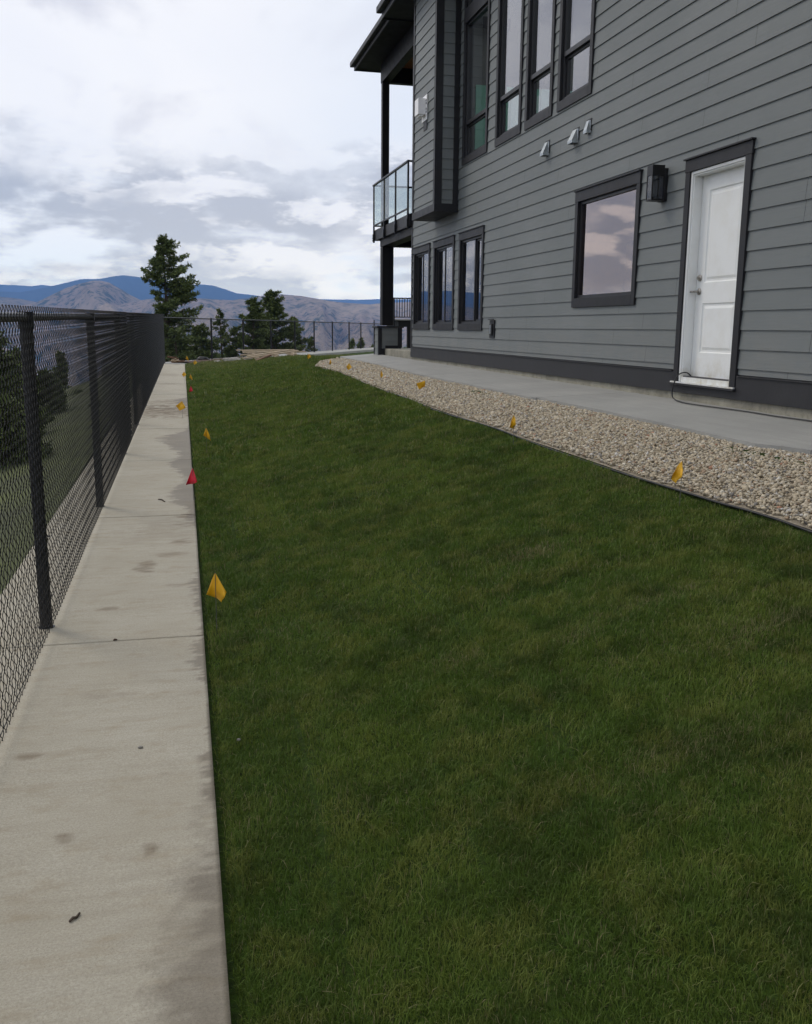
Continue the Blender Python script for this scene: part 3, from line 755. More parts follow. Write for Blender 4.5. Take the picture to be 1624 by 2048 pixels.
# ------------------------------------------------------------------ trees
def conifer(name, label, base, top, wl, wr, seed, n_br, px=1.0, trunk_r=.12, lean=(0, 0), clump=.13, dens=1.0, dark=0.0, bare=.06, cat='tree', group='conifers beyond the fences'):
    """wl / wr: lists of (height fraction, half width in metres) on the camera's left and right"""
    rnd = np.random.default_rng(seed)
    x, y, z = base; H = top-z
    t = thing(name, label, cat, base, group)
    def axis(f): 
        return Vector((lean[0]*f+.05*math.sin(f*7+seed), lean[1]*f, H*f))
    tr = MB(); tr.tube([axis(f) for f in np.linspace(0, .985, 14)], [trunk_r*(1-f)+.012 for f in np.linspace(0, .985, 14)], 8)
    pts = []; 
    for i in range(n_br):
        f = bare+(1-bare)*max(0, (i+rnd.uniform(-.4, .4))/n_br)**.92
        f = min(max(f, bare), .995)
        a = rnd.uniform(0, 2*math.pi)
        ca = math.cos(a)
        wL_ = np.interp(f, [q[0] for q in wl], [q[1] for q in wl]); wR_ = np.interp(f, [q[0] for q in wr], [q[1] for q in wr])
        L = (wR_ if ca > 0 else wL_)*(abs(ca)) + (1-abs(ca))*(wL_+wR_)*.45
        L *= rnd.choice([rnd.uniform(.45, .8), rnd.uniform(.75, 1.15)])
        if L < .05: continue
        o0 = axis(f); droop = rnd.uniform(-.28, .05)*(1-f)+rnd.uniform(.0, .35)*f
        d = Vector((ca, math.sin(a), droop)); side = Vector((-math.sin(a), ca, 0))
        bp = [o0+d*L*q+Vector((0, 0, .16*L*q*q)) for q in (0, .3, .6, .9)]
        tr.tube(bp, [max(.006, .022*L*(1-q)+.005) for q in (0, .3, .6, .9)], 4, caps=False)
        m = int((6+30*L)*dens)
        for j in range(m):
            q = rnd.uniform(.12, 1.04)**.8
            sp = .30*L*(1-q*.72)*rnd.normal(0, .62)
            c = o0+d*L*q+side*sp+Vector((0, 0, .16*L*q*q-.06*abs(sp)+rnd.normal(0, .028)))
            pts.append((c, d*.6+side*np.sign(sp)*.7, q, f))
    tr_o = tr.build('trunk', M['bark'], t)
    # tufts: little sprays of narrow faces
    V = []; F = []; T = []
    for c, dr, q, f in pts:
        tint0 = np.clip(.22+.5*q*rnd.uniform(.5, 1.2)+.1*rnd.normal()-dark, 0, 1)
        for k in range(7):
            dd = np.array(dr)+rnd.normal(0, .75, 3); dd[2] += .25; dd /= np.linalg.norm(dd)
            l = clump*rnd.uniform(.6, 1.35)
            s = np.cross(dd, rnd.normal(size=3)); s /= np.linalg.norm(s)+1e-6; s *= l*rnd.uniform(.10, .2)
            c0 = np.array(c)+rnd.normal(0, clump*.2, 3)*np.array((1, 1, .6)); n = len(V)
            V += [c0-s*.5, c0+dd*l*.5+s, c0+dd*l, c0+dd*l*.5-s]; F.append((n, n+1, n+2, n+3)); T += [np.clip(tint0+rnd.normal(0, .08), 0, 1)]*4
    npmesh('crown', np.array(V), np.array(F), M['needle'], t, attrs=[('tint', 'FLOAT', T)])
    return t
def at(px, Y): return (px-355)/1880.0*Y*1.0
def zpx(y, px, Y): return 1.5+elev(px, y)*Y*1.0
def mk(label, px, ytop, Y, wl, wr, seed, n_br, zb=-4.0, name='conifer_tree', **k):
    s = Y/1880.0*1.02
    top = zpx(ytop, px, Y)
    H = top-zb
    def cv(w): return [(max(0, min(1, ((zpx(yy, px, Y)-zb)/H))), ww*s) for yy, ww in sorted(w, key=lambda q: -q[0])]
    conifer(name, label, (at(px, Y), Y, zb), top, cv(wl), cv(wr), seed, n_br, **k)
# profiles: (image row, half width in photo pixels) turned into metres at the tree's distance
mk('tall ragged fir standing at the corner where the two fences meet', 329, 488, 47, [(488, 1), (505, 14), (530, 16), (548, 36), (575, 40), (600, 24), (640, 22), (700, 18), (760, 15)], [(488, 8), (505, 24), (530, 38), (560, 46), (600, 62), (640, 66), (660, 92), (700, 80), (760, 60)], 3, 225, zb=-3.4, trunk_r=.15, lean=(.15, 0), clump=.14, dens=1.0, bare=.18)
mk('slim young fir between the tall corner fir and the paired firs', 437, 618, 50, [(618, 1), (650, 12), (700, 22), (760, 24)], [(618, 1), (650, 12), (700, 22), (760, 24)], 5, 80, zb=-4, clump=.13, trunk_r=.08)
mk('left dark fir of the pair with touching crowns behind the far fence', 497, 600, 49, [(600, 2), (620, 18), (650, 27), (700, 34), (760, 34)], [(600, 2), (620, 18), (650, 27), (700, 30), (760, 30)], 8, 160, zb=-4, clump=.14, dens=1.3, dark=.05)
mk('right taller pine of the pair with a broad ragged top', 535, 588, 52, [(588, 6), (600, 16), (640, 20), (700, 26), (760, 30)], [(588, 10), (600, 22), (625, 22), (645, 42), (665, 62), (700, 64), (760, 50)], 12, 190, zb=-4, clump=.15, dens=1.35, dark=.05)
mk('rounded pine at the right end of the dense row of firs', 574, 636, 56, [(636, 4), (660, 20), (720, 28), (760, 28)], [(636, 5), (655, 18), (680, 27), (715, 34), (760, 34)], 15, 90, zb=-5, clump=.15, dens=1.2, dark=.05)
mk('leafy dark fir low behind the left half of the far fence', 400, 652, 44, [(652, 6), (680, 35), (720, 44), (770, 44)], [(652, 6), (680, 30), (720, 40), (770, 44)], 17, 120, zb=-4, clump=.14, dens=1.2, dark=.08)
mk('low dark fir filling the gap before the paired firs', 466, 655, 46, [(655, 6), (680, 24), (720, 34), (770, 36)], [(655, 6), (680, 20), (720, 30), (770, 34)], 19, 90, zb=-4, clump=.14, dens=1.2, dark=.08)
mk('small bushy fir low at the foot of the tall corner fir', 352, 660, 42, [(660, 8), (690, 24), (720, 26), (770, 26)], [(660, 8), (690, 34), (720, 40), (770, 40)], 23, 90, zb=-4, clump=.13, dens=1.2, dark=.08)
mk('lone little spruce just right of the dense row of firs', 612, 672, 62, [(672, 1), (690, 9), (715, 14), (740, 18)], [(672, 1), (690, 9), (715, 15), (740, 18)], 25, 60, zb=-3, clump=.13, trunk_r=.06)
mk('small spruce tip right of the lone little spruce', 692, 677, 70, [(677, 1), (695, 9), (715, 14), (740, 16)], [(677, 1), (695, 9), (715, 14), (740, 16)], 27, 60, zb=-3, clump=.15, trunk_r=.06)
mk('small spruce tip nearest the brick-high porch pillar but one', 712, 675, 70, [(675, 1), (695, 7), (715, 11), (740, 14)], [(675, 1), (695, 7), (715, 11), (740, 14)], 29, 50, zb=-3, clump=.15, trunk_r=.06)
mk('tiny spruce tip peeking up closest to the porch pillar', 738, 690, 70, [(690, 3), (705, 8), (740, 10)], [(690, 3), (705, 10), (740, 12)], 31, 40, zb=-2, clump=.15, trunk_r=.05)
# trees below the left fence
LT = [(-60, 632, 14, 75, 'olive green fir seen through the near end of the side fence'), (20, 650, 18, 52, 'fir whose top shows left of the nearest thick fence post'), (118, 735, 19, 50, 'low fir showing between the nearest and second fence posts'),
      (165, 765, 24, 44, 'low dark fir behind the second fence post'), (225, 722, 30, 34, 'narrow fir seen through the mesh past the second fence post'), (262, 645, 36, 30, 'fir reaching the rail near the third fence post'), (300, 655, 41, 30, 'fir behind the squeezed far end of the side fence'), (72, 790, 15, 70, 'lowest dark fir behind the nearest fence post'),
      (62, 690, 26, 34, 'middle fir hidden behind the top of the nearest fence post'), (140, 700, 38, 22, 'slim fir tip rising between the first two fence posts'), (283, 700, 28, 40, 'bushy dark fir low behind the third and fourth fence posts'), (195, 800, 18, 60, 'broad low fir at the foot of the second fence post'), (20, 780, 12, 90, 'broad dark fir low at the left edge of the view')]
for i, (px, yt, Y, w, lab) in enumerate(LT):
    mk(lab, px, yt, Y, [(yt, 2), (yt+45, w*.55), (yt+110, w), (yt+300, w*1.2)], [(yt, 2), (yt+45, w*.55), (yt+110, w), (yt+300, w*1.2)], 60+i, 130, zb=-5.0 if Y > 20 else -3.2, clump=.12 if Y < 25 else .14, dens=1.3, bare=.2, trunk_r=.1)

# ------------------------------------------------------------------ the house
HX = 5.05
HL = (HX, 20.63, .78)
house = thing('house', 'grey lap-sided two-storey house with black trim and white side door', 'house', HL)
def hp(o): o.parent = house; o.matrix_parent_inverse = Matrix.Translation(-Vector(HL)); return o
OPEN = {  # outer edges of the trims: y0, y1, z0, z1
    'upper1': (15.50, 16.90, 4.34, 6.78), 'upper1t': (15.50, 16.90, 6.78, 7.55), 'upper2': (13.92, 15.08, 4.34, 7.45), 'upper3': (12.70, 13.74, 4.34, 7.45), 'upper4': (11.42, 12.51, 4.34, 7.45),
    'low1': (19.06, 20.43, 1.47, 3.18), 'low2': (17.30, 18.76, 1.47, 3.18), 'low3': (15.55, 16.98, 1.47, 3.18), 'square': (9.98, 11.75, 1.78, 3.22), 'door': (7.86, 9.0, .98, 3.17)}
def course_pieces(y0, y1, z0, z1, opens, joints_=()):
    """split the strip z0..z1 around openings; returns list of (y0,y1,z0,z1)"""
    zs = sorted({z0, z1}|{o[2] for o in opens if z0 < o[2] < z1}|{o[3] for o in opens if z0 < o[3] < z1})
    out = []
    for a, b in zip(zs[:-1], zs[1:]):
        segs = [(y0, y1)]
        for o in opens:
            if o[2] < (a+b)/2 < o[3]:
                ns = []
                for p, q in segs:
                    if o[1] <= p or o[0] >= q: ns.append((p, q)); continue
                    if o[0] > p: ns.append((p, o[0]))
                    if o[1] < q: ns.append((o[1], q))
                segs = ns
        fs = []
        for p, q in segs:
            cur = p
            for j in joints_:
                if cur+.05 < j < q-.05: fs.append((cur, j-.002)); cur = j+.002
            fs.append((cur, q))
        out += [(p, q, a, b) for p, q in fs]
    return out
Z0, EXPO = 1.508, .1755
def lap(mb, fx, y0, y1, z0, z1, opens, seed, X=HX, axis='x', spacing=3.66):
    r = random.Random(seed)
    k0 = int(math.floor((z0-Z0)/EXPO))
    k = k0
    while Z0+k*EXPO < z1:
        za, zb = max(z0, Z0+k*EXPO), min(z1, Z0+(k+1)*EXPO)
        st = r.uniform(0, spacing); js = []; j = y0-st
        while j < y1: js.append(j); j += spacing
        js = [q for q in js if q > y0]
        tint = r.random()
        for p, q, a, b in course_pieces(y0, y1, za, zb, opens, js):
            # depth of the tilted board at a and b
            da = .013*(1-(a-(Z0+k*EXPO))/EXPO); db = .013*(1-(b-(Z0+k*EXPO))/EXPO)
            tv = min(1, max(0, tint+r.uniform(-.25, .25)))
            if axis == 'x':
                A, B_ = X-da, X-db
                mb.quad((A, p, a), (A, q, a), (B_, q, b), (B_, p, b), tv)
                if a < Z0+k*EXPO+.001: mb.quad((A, p, a), (X+.012, p, a), (X+.012, q, a), (A, q, a), tv)
            else:   # board facing -Y, p..q run along X
                A, B_ = X-da, X-db
                mb.quad((p, A, a), (q, A, a), (q, B_, b), (p, B_, b), tv)
                if a < Z0+k*EXPO+.001: mb.quad((p, A, a), (p, X+.012, a), (q, X+.012, a), (q, A, a), tv)
        k += 1
opens = list(OPEN.values())
mb = MB(); lap(mb, None, -3, 20.60, 1.10, 7.60, opens, 4)
sid = hp(mb.build('lap_siding', M['siding'], tint=True))
# structural wall behind the boards
mb = MB(); inner = [(o[0]+.06, o[1]-.06, o[2]+.06, o[3]-.06) for o in opens]
for p, q, a, b in course_pieces(-3, 20.60, .80, 7.9, inner): mb.box(HX+.012, HX+.13, p, q, a, b)
wall = hp(mb.build('wall', M['interiordark']))
# foundation, plinth board with ledge
mb = MB()
mb.box(HX+.004, HX+.2, -3, 20.61, .60, .872)
hp(mb.build('foundation', M['found']))
mb = MB(); mb.box(HX-.024, HX+.01, -3, 7.85, .87, 1.08); mb.box(HX-.024, HX+.01, 9.01, 20.62, .87, 1.08); mb.box(HX-.0235, HX+.01, 7.85, 9.01, .87, .965)
hp(mb.build('plinth_board', M['trimlow'], bev=.002))
mb = MB()
for a, b in ((-3, 7.83), (9.03, 20.6)):
    n = len(mb.v); mb.box(HX-.036, HX+.01, a, b, 1.081, 1.092)
hp(mb.build('drip_ledge', M['trimlow'], bev=.001))
# ends and inside
mb = MB(); mb.box(HX+.13, 12, 20.40, 20.60, .7, 7.9); mb.box(HX+1, 12, 20.401, 20.599, 7.9, 10.5); hp(mb.build('end_wall', M['interior']))
mb = MB(); mb.box(HX+.13, 12, -3.2, -3.0, .7, 7.9); hp(mb.build('end_wall', M['interior']))
mb = MB(); mb.box(HX+.13, 12, -3, 20.4, 3.45, 3.62); mb.box(HX+.2, 12, -3, 20.4, .8, .95); hp(mb.build('floor', M['interiordark']))
mb = MB(); mb.box(10, 10.1, -3, 20.4, .95, 3.45); mb.box(10.0, 10.1, 17.5, 20.4, 3.62, 9.5); mb.box(7.7, 7.8, 9.8, 9.9, .95, 3.45)
hp(mb.build('inner_wall', M['interior']))
mb = MB(); mb.box(5.79, 7.8, 18.6, 18.65, 3.62, 6.13); hp(mb.build('green_board', M['green']))
mb = MB(); mb.box(5.83, 6.6, 15.2, 15.24, 3.62, 5.29); hp(mb.build('pale_board', M['palegreen'])); mb = MB(); mb.box(5.78, 6.6, 16.5, 16.54, 3.62, 5.5); hp(mb.build('pale_board', M['palegreen']))
mb = MB(); mb.box(HX-.018, HX+.03, 20.56, 20.66, .87, 3.6); mb.box(HX+.002, 12, 20.62, 20.66, .87, 7.6); mb.box(HX-.018, HX+.03, 20.56, 20.659, 3.6, 7.6)
hp(mb.build('corner_trim', M['trim']))

def window(key, kind, label=None, glass='glass'):
    y0, y1, z0, z1 = OPEN[key]
    w = bpy.data.objects.new('window', None); C.objects.link(w); w.parent = house
    w.location = (0, (y0+y1)/2-HL[1], z0-HL[2]); wl_ = (HX, (y0+y1)/2, z0)
    P = lambda o: (setattr(o, 'parent', w), setattr(o, 'matrix_parent_inverse', Matrix.Translation(-Vector(wl_))))[0]
    if label: w['label'] = label
    tw, th, ts = (.085, .125, .115)
    mb = MB(); x0, x1 = HX-.030, HX+.02
    mb.box(x0, x1, y0, y0+tw, z0, z1-th+.001); mb.box(x0, x1, y1-tw, y1, z0, z1-th+.001)
    mb.box(x0-.003, x1, y0-.004, y1+.004, z1-th, z1); mb.box(x0-.001, x1, y0+tw, y1-tw, z0, z0+ts)
    if kind != 'tall': mb.box(x0-.022, x1, y0-.012, y1+.012, z1+.001, z1+.016)
    P(mb.build('trim', M['trim'], bev=.002))
    a, b, c, d = y0+tw, y1-tw, z0+ts, z1-th
    fw = .038
    def frame(a, b, c, d, xo, xi, fw, name='frame'):
        m = MB(); m.box(xo, xi, a, a+fw, c, d); m.box(xo, xi, b-fw, b, c, d); m.box(xo+.001, xi, a+fw, b-fw, c, c+fw); m.box(xo+.001, xi, a+fw, b-fw, d-fw, d)
        P(m.build(name, M['vinyl'], bev=.002))
    frame(a, b, c, d, HX+.008, HX+.09, fw)
    def pane(a, b, c, d, x, nm='pane'):
        m = MB(); m.quad((x, a, c), (x, b, c), (x, b, d), (x, a, d)); P(m.build(nm, M[glass]))
    if kind == 'tall':
        mz = 5.03
        m = MB(); m.box(HX+.004, HX+.088, a+fw, b-fw, mz-.03, mz+.03); P(m.build('mullion', M['vinyl'], bev=.002))
        pane(a+fw-.002, b-fw+.002, mz+.029, d-fw+.002, HX+.035)
        frame(a+fw, b-fw, c+fw, mz-.03, HX+.045, HX+.088, .032, 'sash')
        pane(a+fw+.03, b-fw-.03, c+fw+.03, mz-.06, HX+.062)
    elif kind == 'slider':
        m_ = a+(b-a)*.40
        if key != 'low3':      # the sash of the two far windows slides on the other side
            m_ = a+(b-a)*.52
            m = MB(); m.box(HX+.02, HX+.088, m_-.018, m_+.018, c+fw, d-fw); P(m.build('mullion', M['vinyl'], bev=.002))
            pane(a+fw-.002, m_-.017, c+fw, d-fw, HX+.032)
            frame(m_+.018, b-fw, c+fw, d-fw, HX+.04, HX+.085, .034, 'sash')
            pane(m_+.05, b-fw-.032, c+fw+.032, d-fw-.032, HX+.06)
            return w
        m = MB(); m.box(HX+.02, HX+.088, m_-.025, m_+.025, c+fw, d-fw); P(m.build('mullion', M['vinyl'], bev=.002))
        pane(m_+.024, b-fw+.002, c+fw, d-fw, HX+.032)
        frame(a+fw, m_-.025, c+fw, d-fw, HX+.04, HX+.085, .034, 'sash')
        pane(a+fw+.032, m_-.055, c+fw+.032, d-fw-.032, HX+.06)
    else:
        pane(a+fw-.002, b-fw+.002, c+fw-.002, d-fw+.002, HX+.03)
    return w
window('upper1', 'tall'); window('upper2', 'tall'); window('upper3', 'tall'); window('upper4', 'tall'); window('upper1t', 'fixed')
window('low1', 'slider'); window('low2', 'slider'); window('low3', 'slider')
window('square', 'fixed', 'square window reflecting pinkish clouds', 'glasswarm')

# door
dw = bpy.data.objects.new('door', None); C.objects.link(dw); dw.parent = house; DL = (HX, 8.43, .98); dw.location = Vector(DL)-Vector(HL)
def dp(o, par=None): o.parent = par or dw; o.matrix_parent_inverse = Matrix.Translation(-Vector(DL)); return o
mb = MB(); x0 = HX-.030
mb.box(x0, HX+.02, 7.86, 7.955, .94, 3.05); mb.box(x0, HX+.02, 8.915, 9.0, .94, 3.05); mb.box(x0-.003, HX+.02, 7.852, 9.008, 3.05, 3.165); mb.box(x0-.025, HX+.02, 7.84, 9.02, 3.166, 3.182)
dp(mb.build('trim', M['trim'], bev=.002))
mb = MB(); xo = HX-.014; xi = HX+.15       # white brickmould and jamb
mb.box(xo, xi, 7.957, 7.985, .985, 3.047); mb.box(xo, xi, 8.885, 8.913, .985, 3.047); mb.box(xo, xi, 7.985, 8.885, 3.019, 3.047)
mb.box(xo+.015, xi, 7.985, 8.000, .985, 3.019); mb.box(xo+.015, xi, 8.870, 8.885, .985, 3.019); mb.box(xo+.015, xi, 8.0, 8.87, 3.004, 3.019)
dp(mb.build('frame', M['white'], bev=.003))
mb = MB(); mb.box(HX-.045, xi, 7.86, 9.03, .962, .982); mb.box(HX-.01, xi, 8.0, 8.87, .9825, 1.03)
dp(mb.build('sill', M['white']))
mb = MB(); mb.box(HX-.06, HX-.03, 7.84, 9.06, .948, .968); dp(mb.build('sill_nosing', M['trimlow'], bev=.002))
# door slab with three pressed panels
def door_panel():
    xd = HX+.095
    mb = MB(); a, b = 8.003, 8.867; c, d = 1.032, 3.002
    panels = [(8.14, 8.73, 1.97, 2.86), (8.14, 8.73, 1.28, 1.77)]
    ys_ = [a, 8.14, 8.73, b]; 
    pz = sorted({c, d, 1.97, 2.86, 1.28, 1.77})
    for i in range(3):
        for j in range(len(pz)-1):
            y0, y1, z0, z1 = ys_[i], ys_[i+1], pz[j], pz[j+1]
            isp = i == 1 and any(abs(z0-p[2]) < 1e-6 and abs(z1-p[3]) < 1e-6 for p in panels)
            if not isp: mb.quad((xd, y0, z0), (xd, y1, z0), (xd, y1, z1), (xd, y0, z1))
            else:
                def ring(r): return [(xd+r[1], y0+r[0], z0+r[0]), (xd+r[1], y1-r[0], z0+r[0]), (xd+r[1], y1-r[0], z1-r[0]), (xd+r[1], y0+r[0], z1-r[0])]
                rs_ = [ring(r) for r in ((0, 0), (.012, .011), (.03, .011), (.055, .002))]
                for r0, r1 in zip(rs_[:-1], rs_[1:]):
                    for k in range(4): mb.quad(r0[k], r0[(k+1) % 4], r1[(k+1) % 4], r1[k])
                mb.quad(*rs_[-1])
    mb.box(xd+.012, xd+.045, a, b, c, d)
    return mb.build('door_leaf', M['white'])
leaf = dp(door_panel())
mb = MB(); xk = HX+.095
mb.tube([(xk, 8.80, 2.02), (xk-.012, 8.80, 2.02), (xk-.022, 8.80, 2.02)], [.033, .033, .024], 20); mb.tube([(xk-.02, 8.80, 2.02), (xk-.034, 8.80, 2.02)], .014, 12)
o = mb.build('deadbolt', M['nickel'], smooth=False); o.parent = leaf
mb = MB(); mb.tube([(xk, 8.80, 1.885), (xk-.01, 8.80, 1.885), (xk-.016, 8.80, 1.885)], [.034, .034, .022], 20); mb.tube([(xk-.01, 8.80, 1.885), (xk-.055, 8.80, 1.885)], .012, 12)
mb.tube([(xk-.055, 8.812, 1.885), (xk-.058, 8.87, 1.885), (xk-.056, 8.915, 1.878)], [.011, .010, .008], 10)
o = mb.build('handle', M['nickel'], smooth=False); o.parent = leaf

# chimney bump-out
BX, BY0, BY1, BZ = 4.61, 17.15, 18.78, 3.72
mb = MB()
lap(mb, None, BY0+.10, BY1-.05, BZ, 7.62, [], 9, X=BX)
lap(mb, None, BX+.11, HX-.10, BZ, 7.62, [], 9, X=BY0, axis='y')
hp(mb.build('bump_out_siding', M['siding'], tint=True))
mb = MB(); mb.box(BX+.014, HX, BY0+.014, BY1, BZ+.0, 7.6); hp(mb.build('bump_out_core', M['interiordark']))
mb = MB()
mb.box(BX-.022, BX+.01, BY0-.022, BY0+.085, BZ-.005, 7.62); mb.box(BX+.0105, BX+.115, BY0-.022, BY0+.012, BZ-.005, 7.62)   # near outer corner
mb.box(HX-.115, HX-.031, BY0-.022, BY0+.012, BZ-.005, 7.62)                                                           # where it meets the wall
mb.box(BX-.022, BX+.01, BY1-.06, BY1+.02, BZ-.005, 7.62); mb.box(BX+.01, HX, BY1, BY1+.02, BZ, 7.62)
hp(mb.build('bump_out_trim', M['trim'], bev=.002))
mb = MB(); mb.box(BX-.024, HX-.001, BY0-.024, BY1+.022, BZ-.14, BZ-.006); hp(mb.build('bump_out_base', M['trim'], bev=.003))

# roof: eave over the wall and lower porch roof at the far end
mb = MB()
mb.box(4.29, 5.2, -3.2, 20.16, 7.66, 7.68)          # soffit
hp(mb.build('soffit', M['soffit']))
def slope_roof(x0, x1, y0, y1, z, rise, th, name='roof'):
    mb = MB()
    for (a, b) in ((y0, y1),):
        zz = z; v = [(x0, a, zz), (x1, a, zz+rise), (x1, a, zz+rise+th), (x0, a, zz+th)]; w = [(x, b, q) for x, _, q in v]
        n = 0; mb.v = v+w; mb.t = [.5]*8; mb.f = [(0, 1, 2, 3), (7, 6, 5, 4), (0, 4, 5, 1), (1, 5, 6, 2), (2, 6, 7, 3), (3, 7, 4, 0)]
    return hp(mb.build(name, M['soffit']))
slope_roof(4.27, 6.2, -3.2, 20.17, 7.82, .8, .05)
mb = MB(); mb.box(4.25, 4.28, -3.2, 20.19, 7.63, 7.86); mb.box(4.28, 7, 20.17, 20.19, 7.63, 7.86); hp(mb.build('fascia', M['trim'], bev=.003))
mb = MB(); mb.box(4.14, 4.249, -3.2, 20.2, 7.74, 7.86); hp(mb.build('gutter', M['trim'], bev=.012))
slope_roof(4.52, 8.5, 20.2, 24.66, 7.92, 1.3, .05, 'porch_roof')
mb = MB(); mb.box(4.50, 4.53, 20.2, 24.68, 7.76, 7.95); mb.box(4.53, 9.5, 24.655, 24.68, 7.76, 7.95); hp(mb.build('porch_fascia', M['trim'], bev=.003))
mb = MB(); mb.box(4.40, 4.499, 20.2, 24.7, 7.84, 7.95); hp(mb.build('porch_gutter', M['trim'], bev=.012))
mb = MB(); mb.box(4.54, 5.06, 20.2, 24.65, 7.785, 7.80); mb.box(5.06, 9.5, 24.06, 24.65, 7.786, 7.801); hp(mb.build('porch_soffit', M['soffit']))
mb = MB(); mb.box(5.24, 9.5, 20.67, 23.86, 7.70, 7.72); hp(mb.build('porch_ceiling', M['cedar']))
mb = MB(); mb.box(5.05, 5.25, 20.67, 24.06, 7.36, 7.784); mb.box(5.251, 9.5, 23.86, 24.05, 7.35, 7.784); hp(mb.build('porch_beam', M['darkwood'], bev=.006))
mb = MB(); mb.box(5.06, 5.23, 23.87, 24.04, 3.96, 7.358); mb.box(5.06, 5.345, 23.82, 24.10, 1.56, 3.49); hp(mb.build('porch_post', M['darkwood'], bev=.006))
# deck
mb = MB(); mb.box(5.02, 9.5, 20.67, 24.42, 3.86, 3.95); hp(mb.build('deck_floor', M['darkwood']))
mb = MB(); mb.box(4.985, 5.02, 20.67, 24.46, 3.68, 3.94); mb.box(5.02, 9.5, 24.42, 24.46, 3.68, 3.94); hp(mb.build('deck_fascia', M['trim'], bev=.003))
mb = MB(); mb.box(5.06, 5.36, 20.67, 24.12, 3.50, 3.855); mb.box(5.36, 9.5, 23.80, 24.11, 3.50, 3.855); hp(mb.build('deck_beam', M['darkwood'], bev=.006))
rail = bpy.data.objects.new('deck_railing', None); C.objects.link(rail); rail.parent = house; rail.location = Vector((5, 20.67, 3.95))-Vector(HL)
def rp(o): o.parent = rail; o.matrix_parent_inverse = Matrix.Translation(-Vector((5, 20.67, 3.95))); return o
for y in (20.73, 21.95, 23.18, 24.44):
    mb = MB(); mb.box(4.945, 4.983, y-.02, y+.02, 3.63, 5.01); mb.box(4.93, 4.984, y-.03, y+.03, 3.66, 3.84); rp(mb.build('post', M['blackmetal'], bev=.003))
for x in (6.2, 7.4, 8.6): mb = MB(); mb.box(x-.02, x+.02, 24.462, 24.50, 3.63, 5.01); rp(mb.build('post', M['blackmetal']))
mb = MB(); mb.box(4.935, 4.99, 20.69, 24.50, 5.01, 5.05); mb.box(4.99, 9.5, 24.455, 24.51, 5.01, 5.05); mb.box(4.991, 5.4, 20.69, 20.745, 5.011, 5.049); rp(mb.build('top_rail', M['blackmetal'], bev=.006))
mb = MB(); mb.box(4.95, 4.98, 20.75, 24.42, 4.03, 4.065); mb.box(4.99, 9.5, 24.465, 24.495, 4.03, 4.065); rp(mb.build('bottom_rail', M['blackmetal'], bev=.003))
for a, b in ((20.76, 21.92), (21.98, 23.15), (23.21, 24.41)):
    mb = MB(); mb.quad((4.965, a, 4.066), (4.965, b, 4.066), (4.965, b, 5.009), (4.965, a, 5.009)); rp(mb.build('glass_panel', M['railglass']))
for a, b in ((5.0, 6.17), (6.23, 7.37), (7.43, 8.57)):
    mb = MB(); mb.quad((a, 24.48, 4.066), (b, 24.48, 4.066), (b, 24.48, 5.009), (a, 24.48, 5.009)); rp(mb.build('glass_panel', M['railglass']))
# porch pillar and patio slab
mb = MB(); lap(mb, None, 5.05, 5.53, .80, 1.50, [], 14, X=23.93, axis='y'); lap(mb, None, 23.97, 24.46, .80, 1.50, [], 15, X=5.0)
hp(mb.build('pillar_siding', M['siding'], tint=True))
mb = MB(); mb.box(5.014, 5.58, 23.944, 24.50, .70, 1.50); hp(mb.build('pillar_core', M['interiordark']))
mb = MB()
mb.box(4.978, 5.07, 23.905, 23.945, .72, 1.50); mb.box(4.978, 5.012, 23.945, 23.99, .72, 1.50); hp(mb.build('pillar_trim', M['trim'], bev=.002)); mb = MB(); mb.box(4.978, 5.012, 24.44, 24.51, .72, 1.50); hp(mb.build('pillar_trim', M['trim'], bev=.002)); mb = MB()
mb.box(5.49, 5.60, 23.905, 23.945, 1.0, 1.50); mb.box(5.16, 5.49, 23.903, 23.94, .985, 1.055); mb.box(5.0705, 5.15, 23.906, 23.943, .72, .98)
hp(mb.build('pillar_trim', M['trim'], bev=.002))
mb = MB(); mb.box(4.94, 5.64, 23.865, 24.55, 1.501, 1.545); hp(mb.build('pillar_cap', M['trim'], bev=.006))
mb = MB(); mb.box(5.15, 9.5, 20.67, 24.40, .55, .98); hp(mb.build('patio_slab', M['found'], bev=.01))
# small raised deck with pickets past the patio
rd = thing('raised_deck', 'small raised deck with black picket railing beyond the porch pillar', 'deck', (7.5, 33, .3))
RL = (7.5, 33, .3)
mb = MB(); mb.box(7.60, 9.6, 33.02, 35, 1.54, 1.76); off(mb.build('beam', M['darkwood'], rd, bev=.006), RL)
mb = MB(); mb.box(7.42, 9.7, 32.98, 35.1, 1.765, 1.80); off(mb.build('deck_floor', M['slab'], rd), RL)
mb = MB(); mb.box(7.94, 8.10, 33.03, 33.19, .2, 1.54); off(mb.build('leg', M['darkwood'], rd), RL); mb = MB(); mb.box(9.3, 9.46, 33.03, 33.19, .2, 1.54); off(mb.build('leg', M['darkwood'], rd), RL)
mb = MB(); mb.box(7.40, 9.7, 32.95, 32.99, 2.50, 2.545); mb.box(7.40, 9.7, 32.96, 32.985, 1.86, 1.89); mb.box(7.40, 7.45, 32.95, 32.99, 1.35, 2.50)
off(mb.build('rail', M['blackmetal'], rd), RL)
x = 7.53
while x < 9.6:
    mb = MB(); mb.box(x-.012, x+.012, 32.96, 32.985, 1.89, 2.50); off(mb.build('picket', M['blackmetal'], rd), RL); x += .093

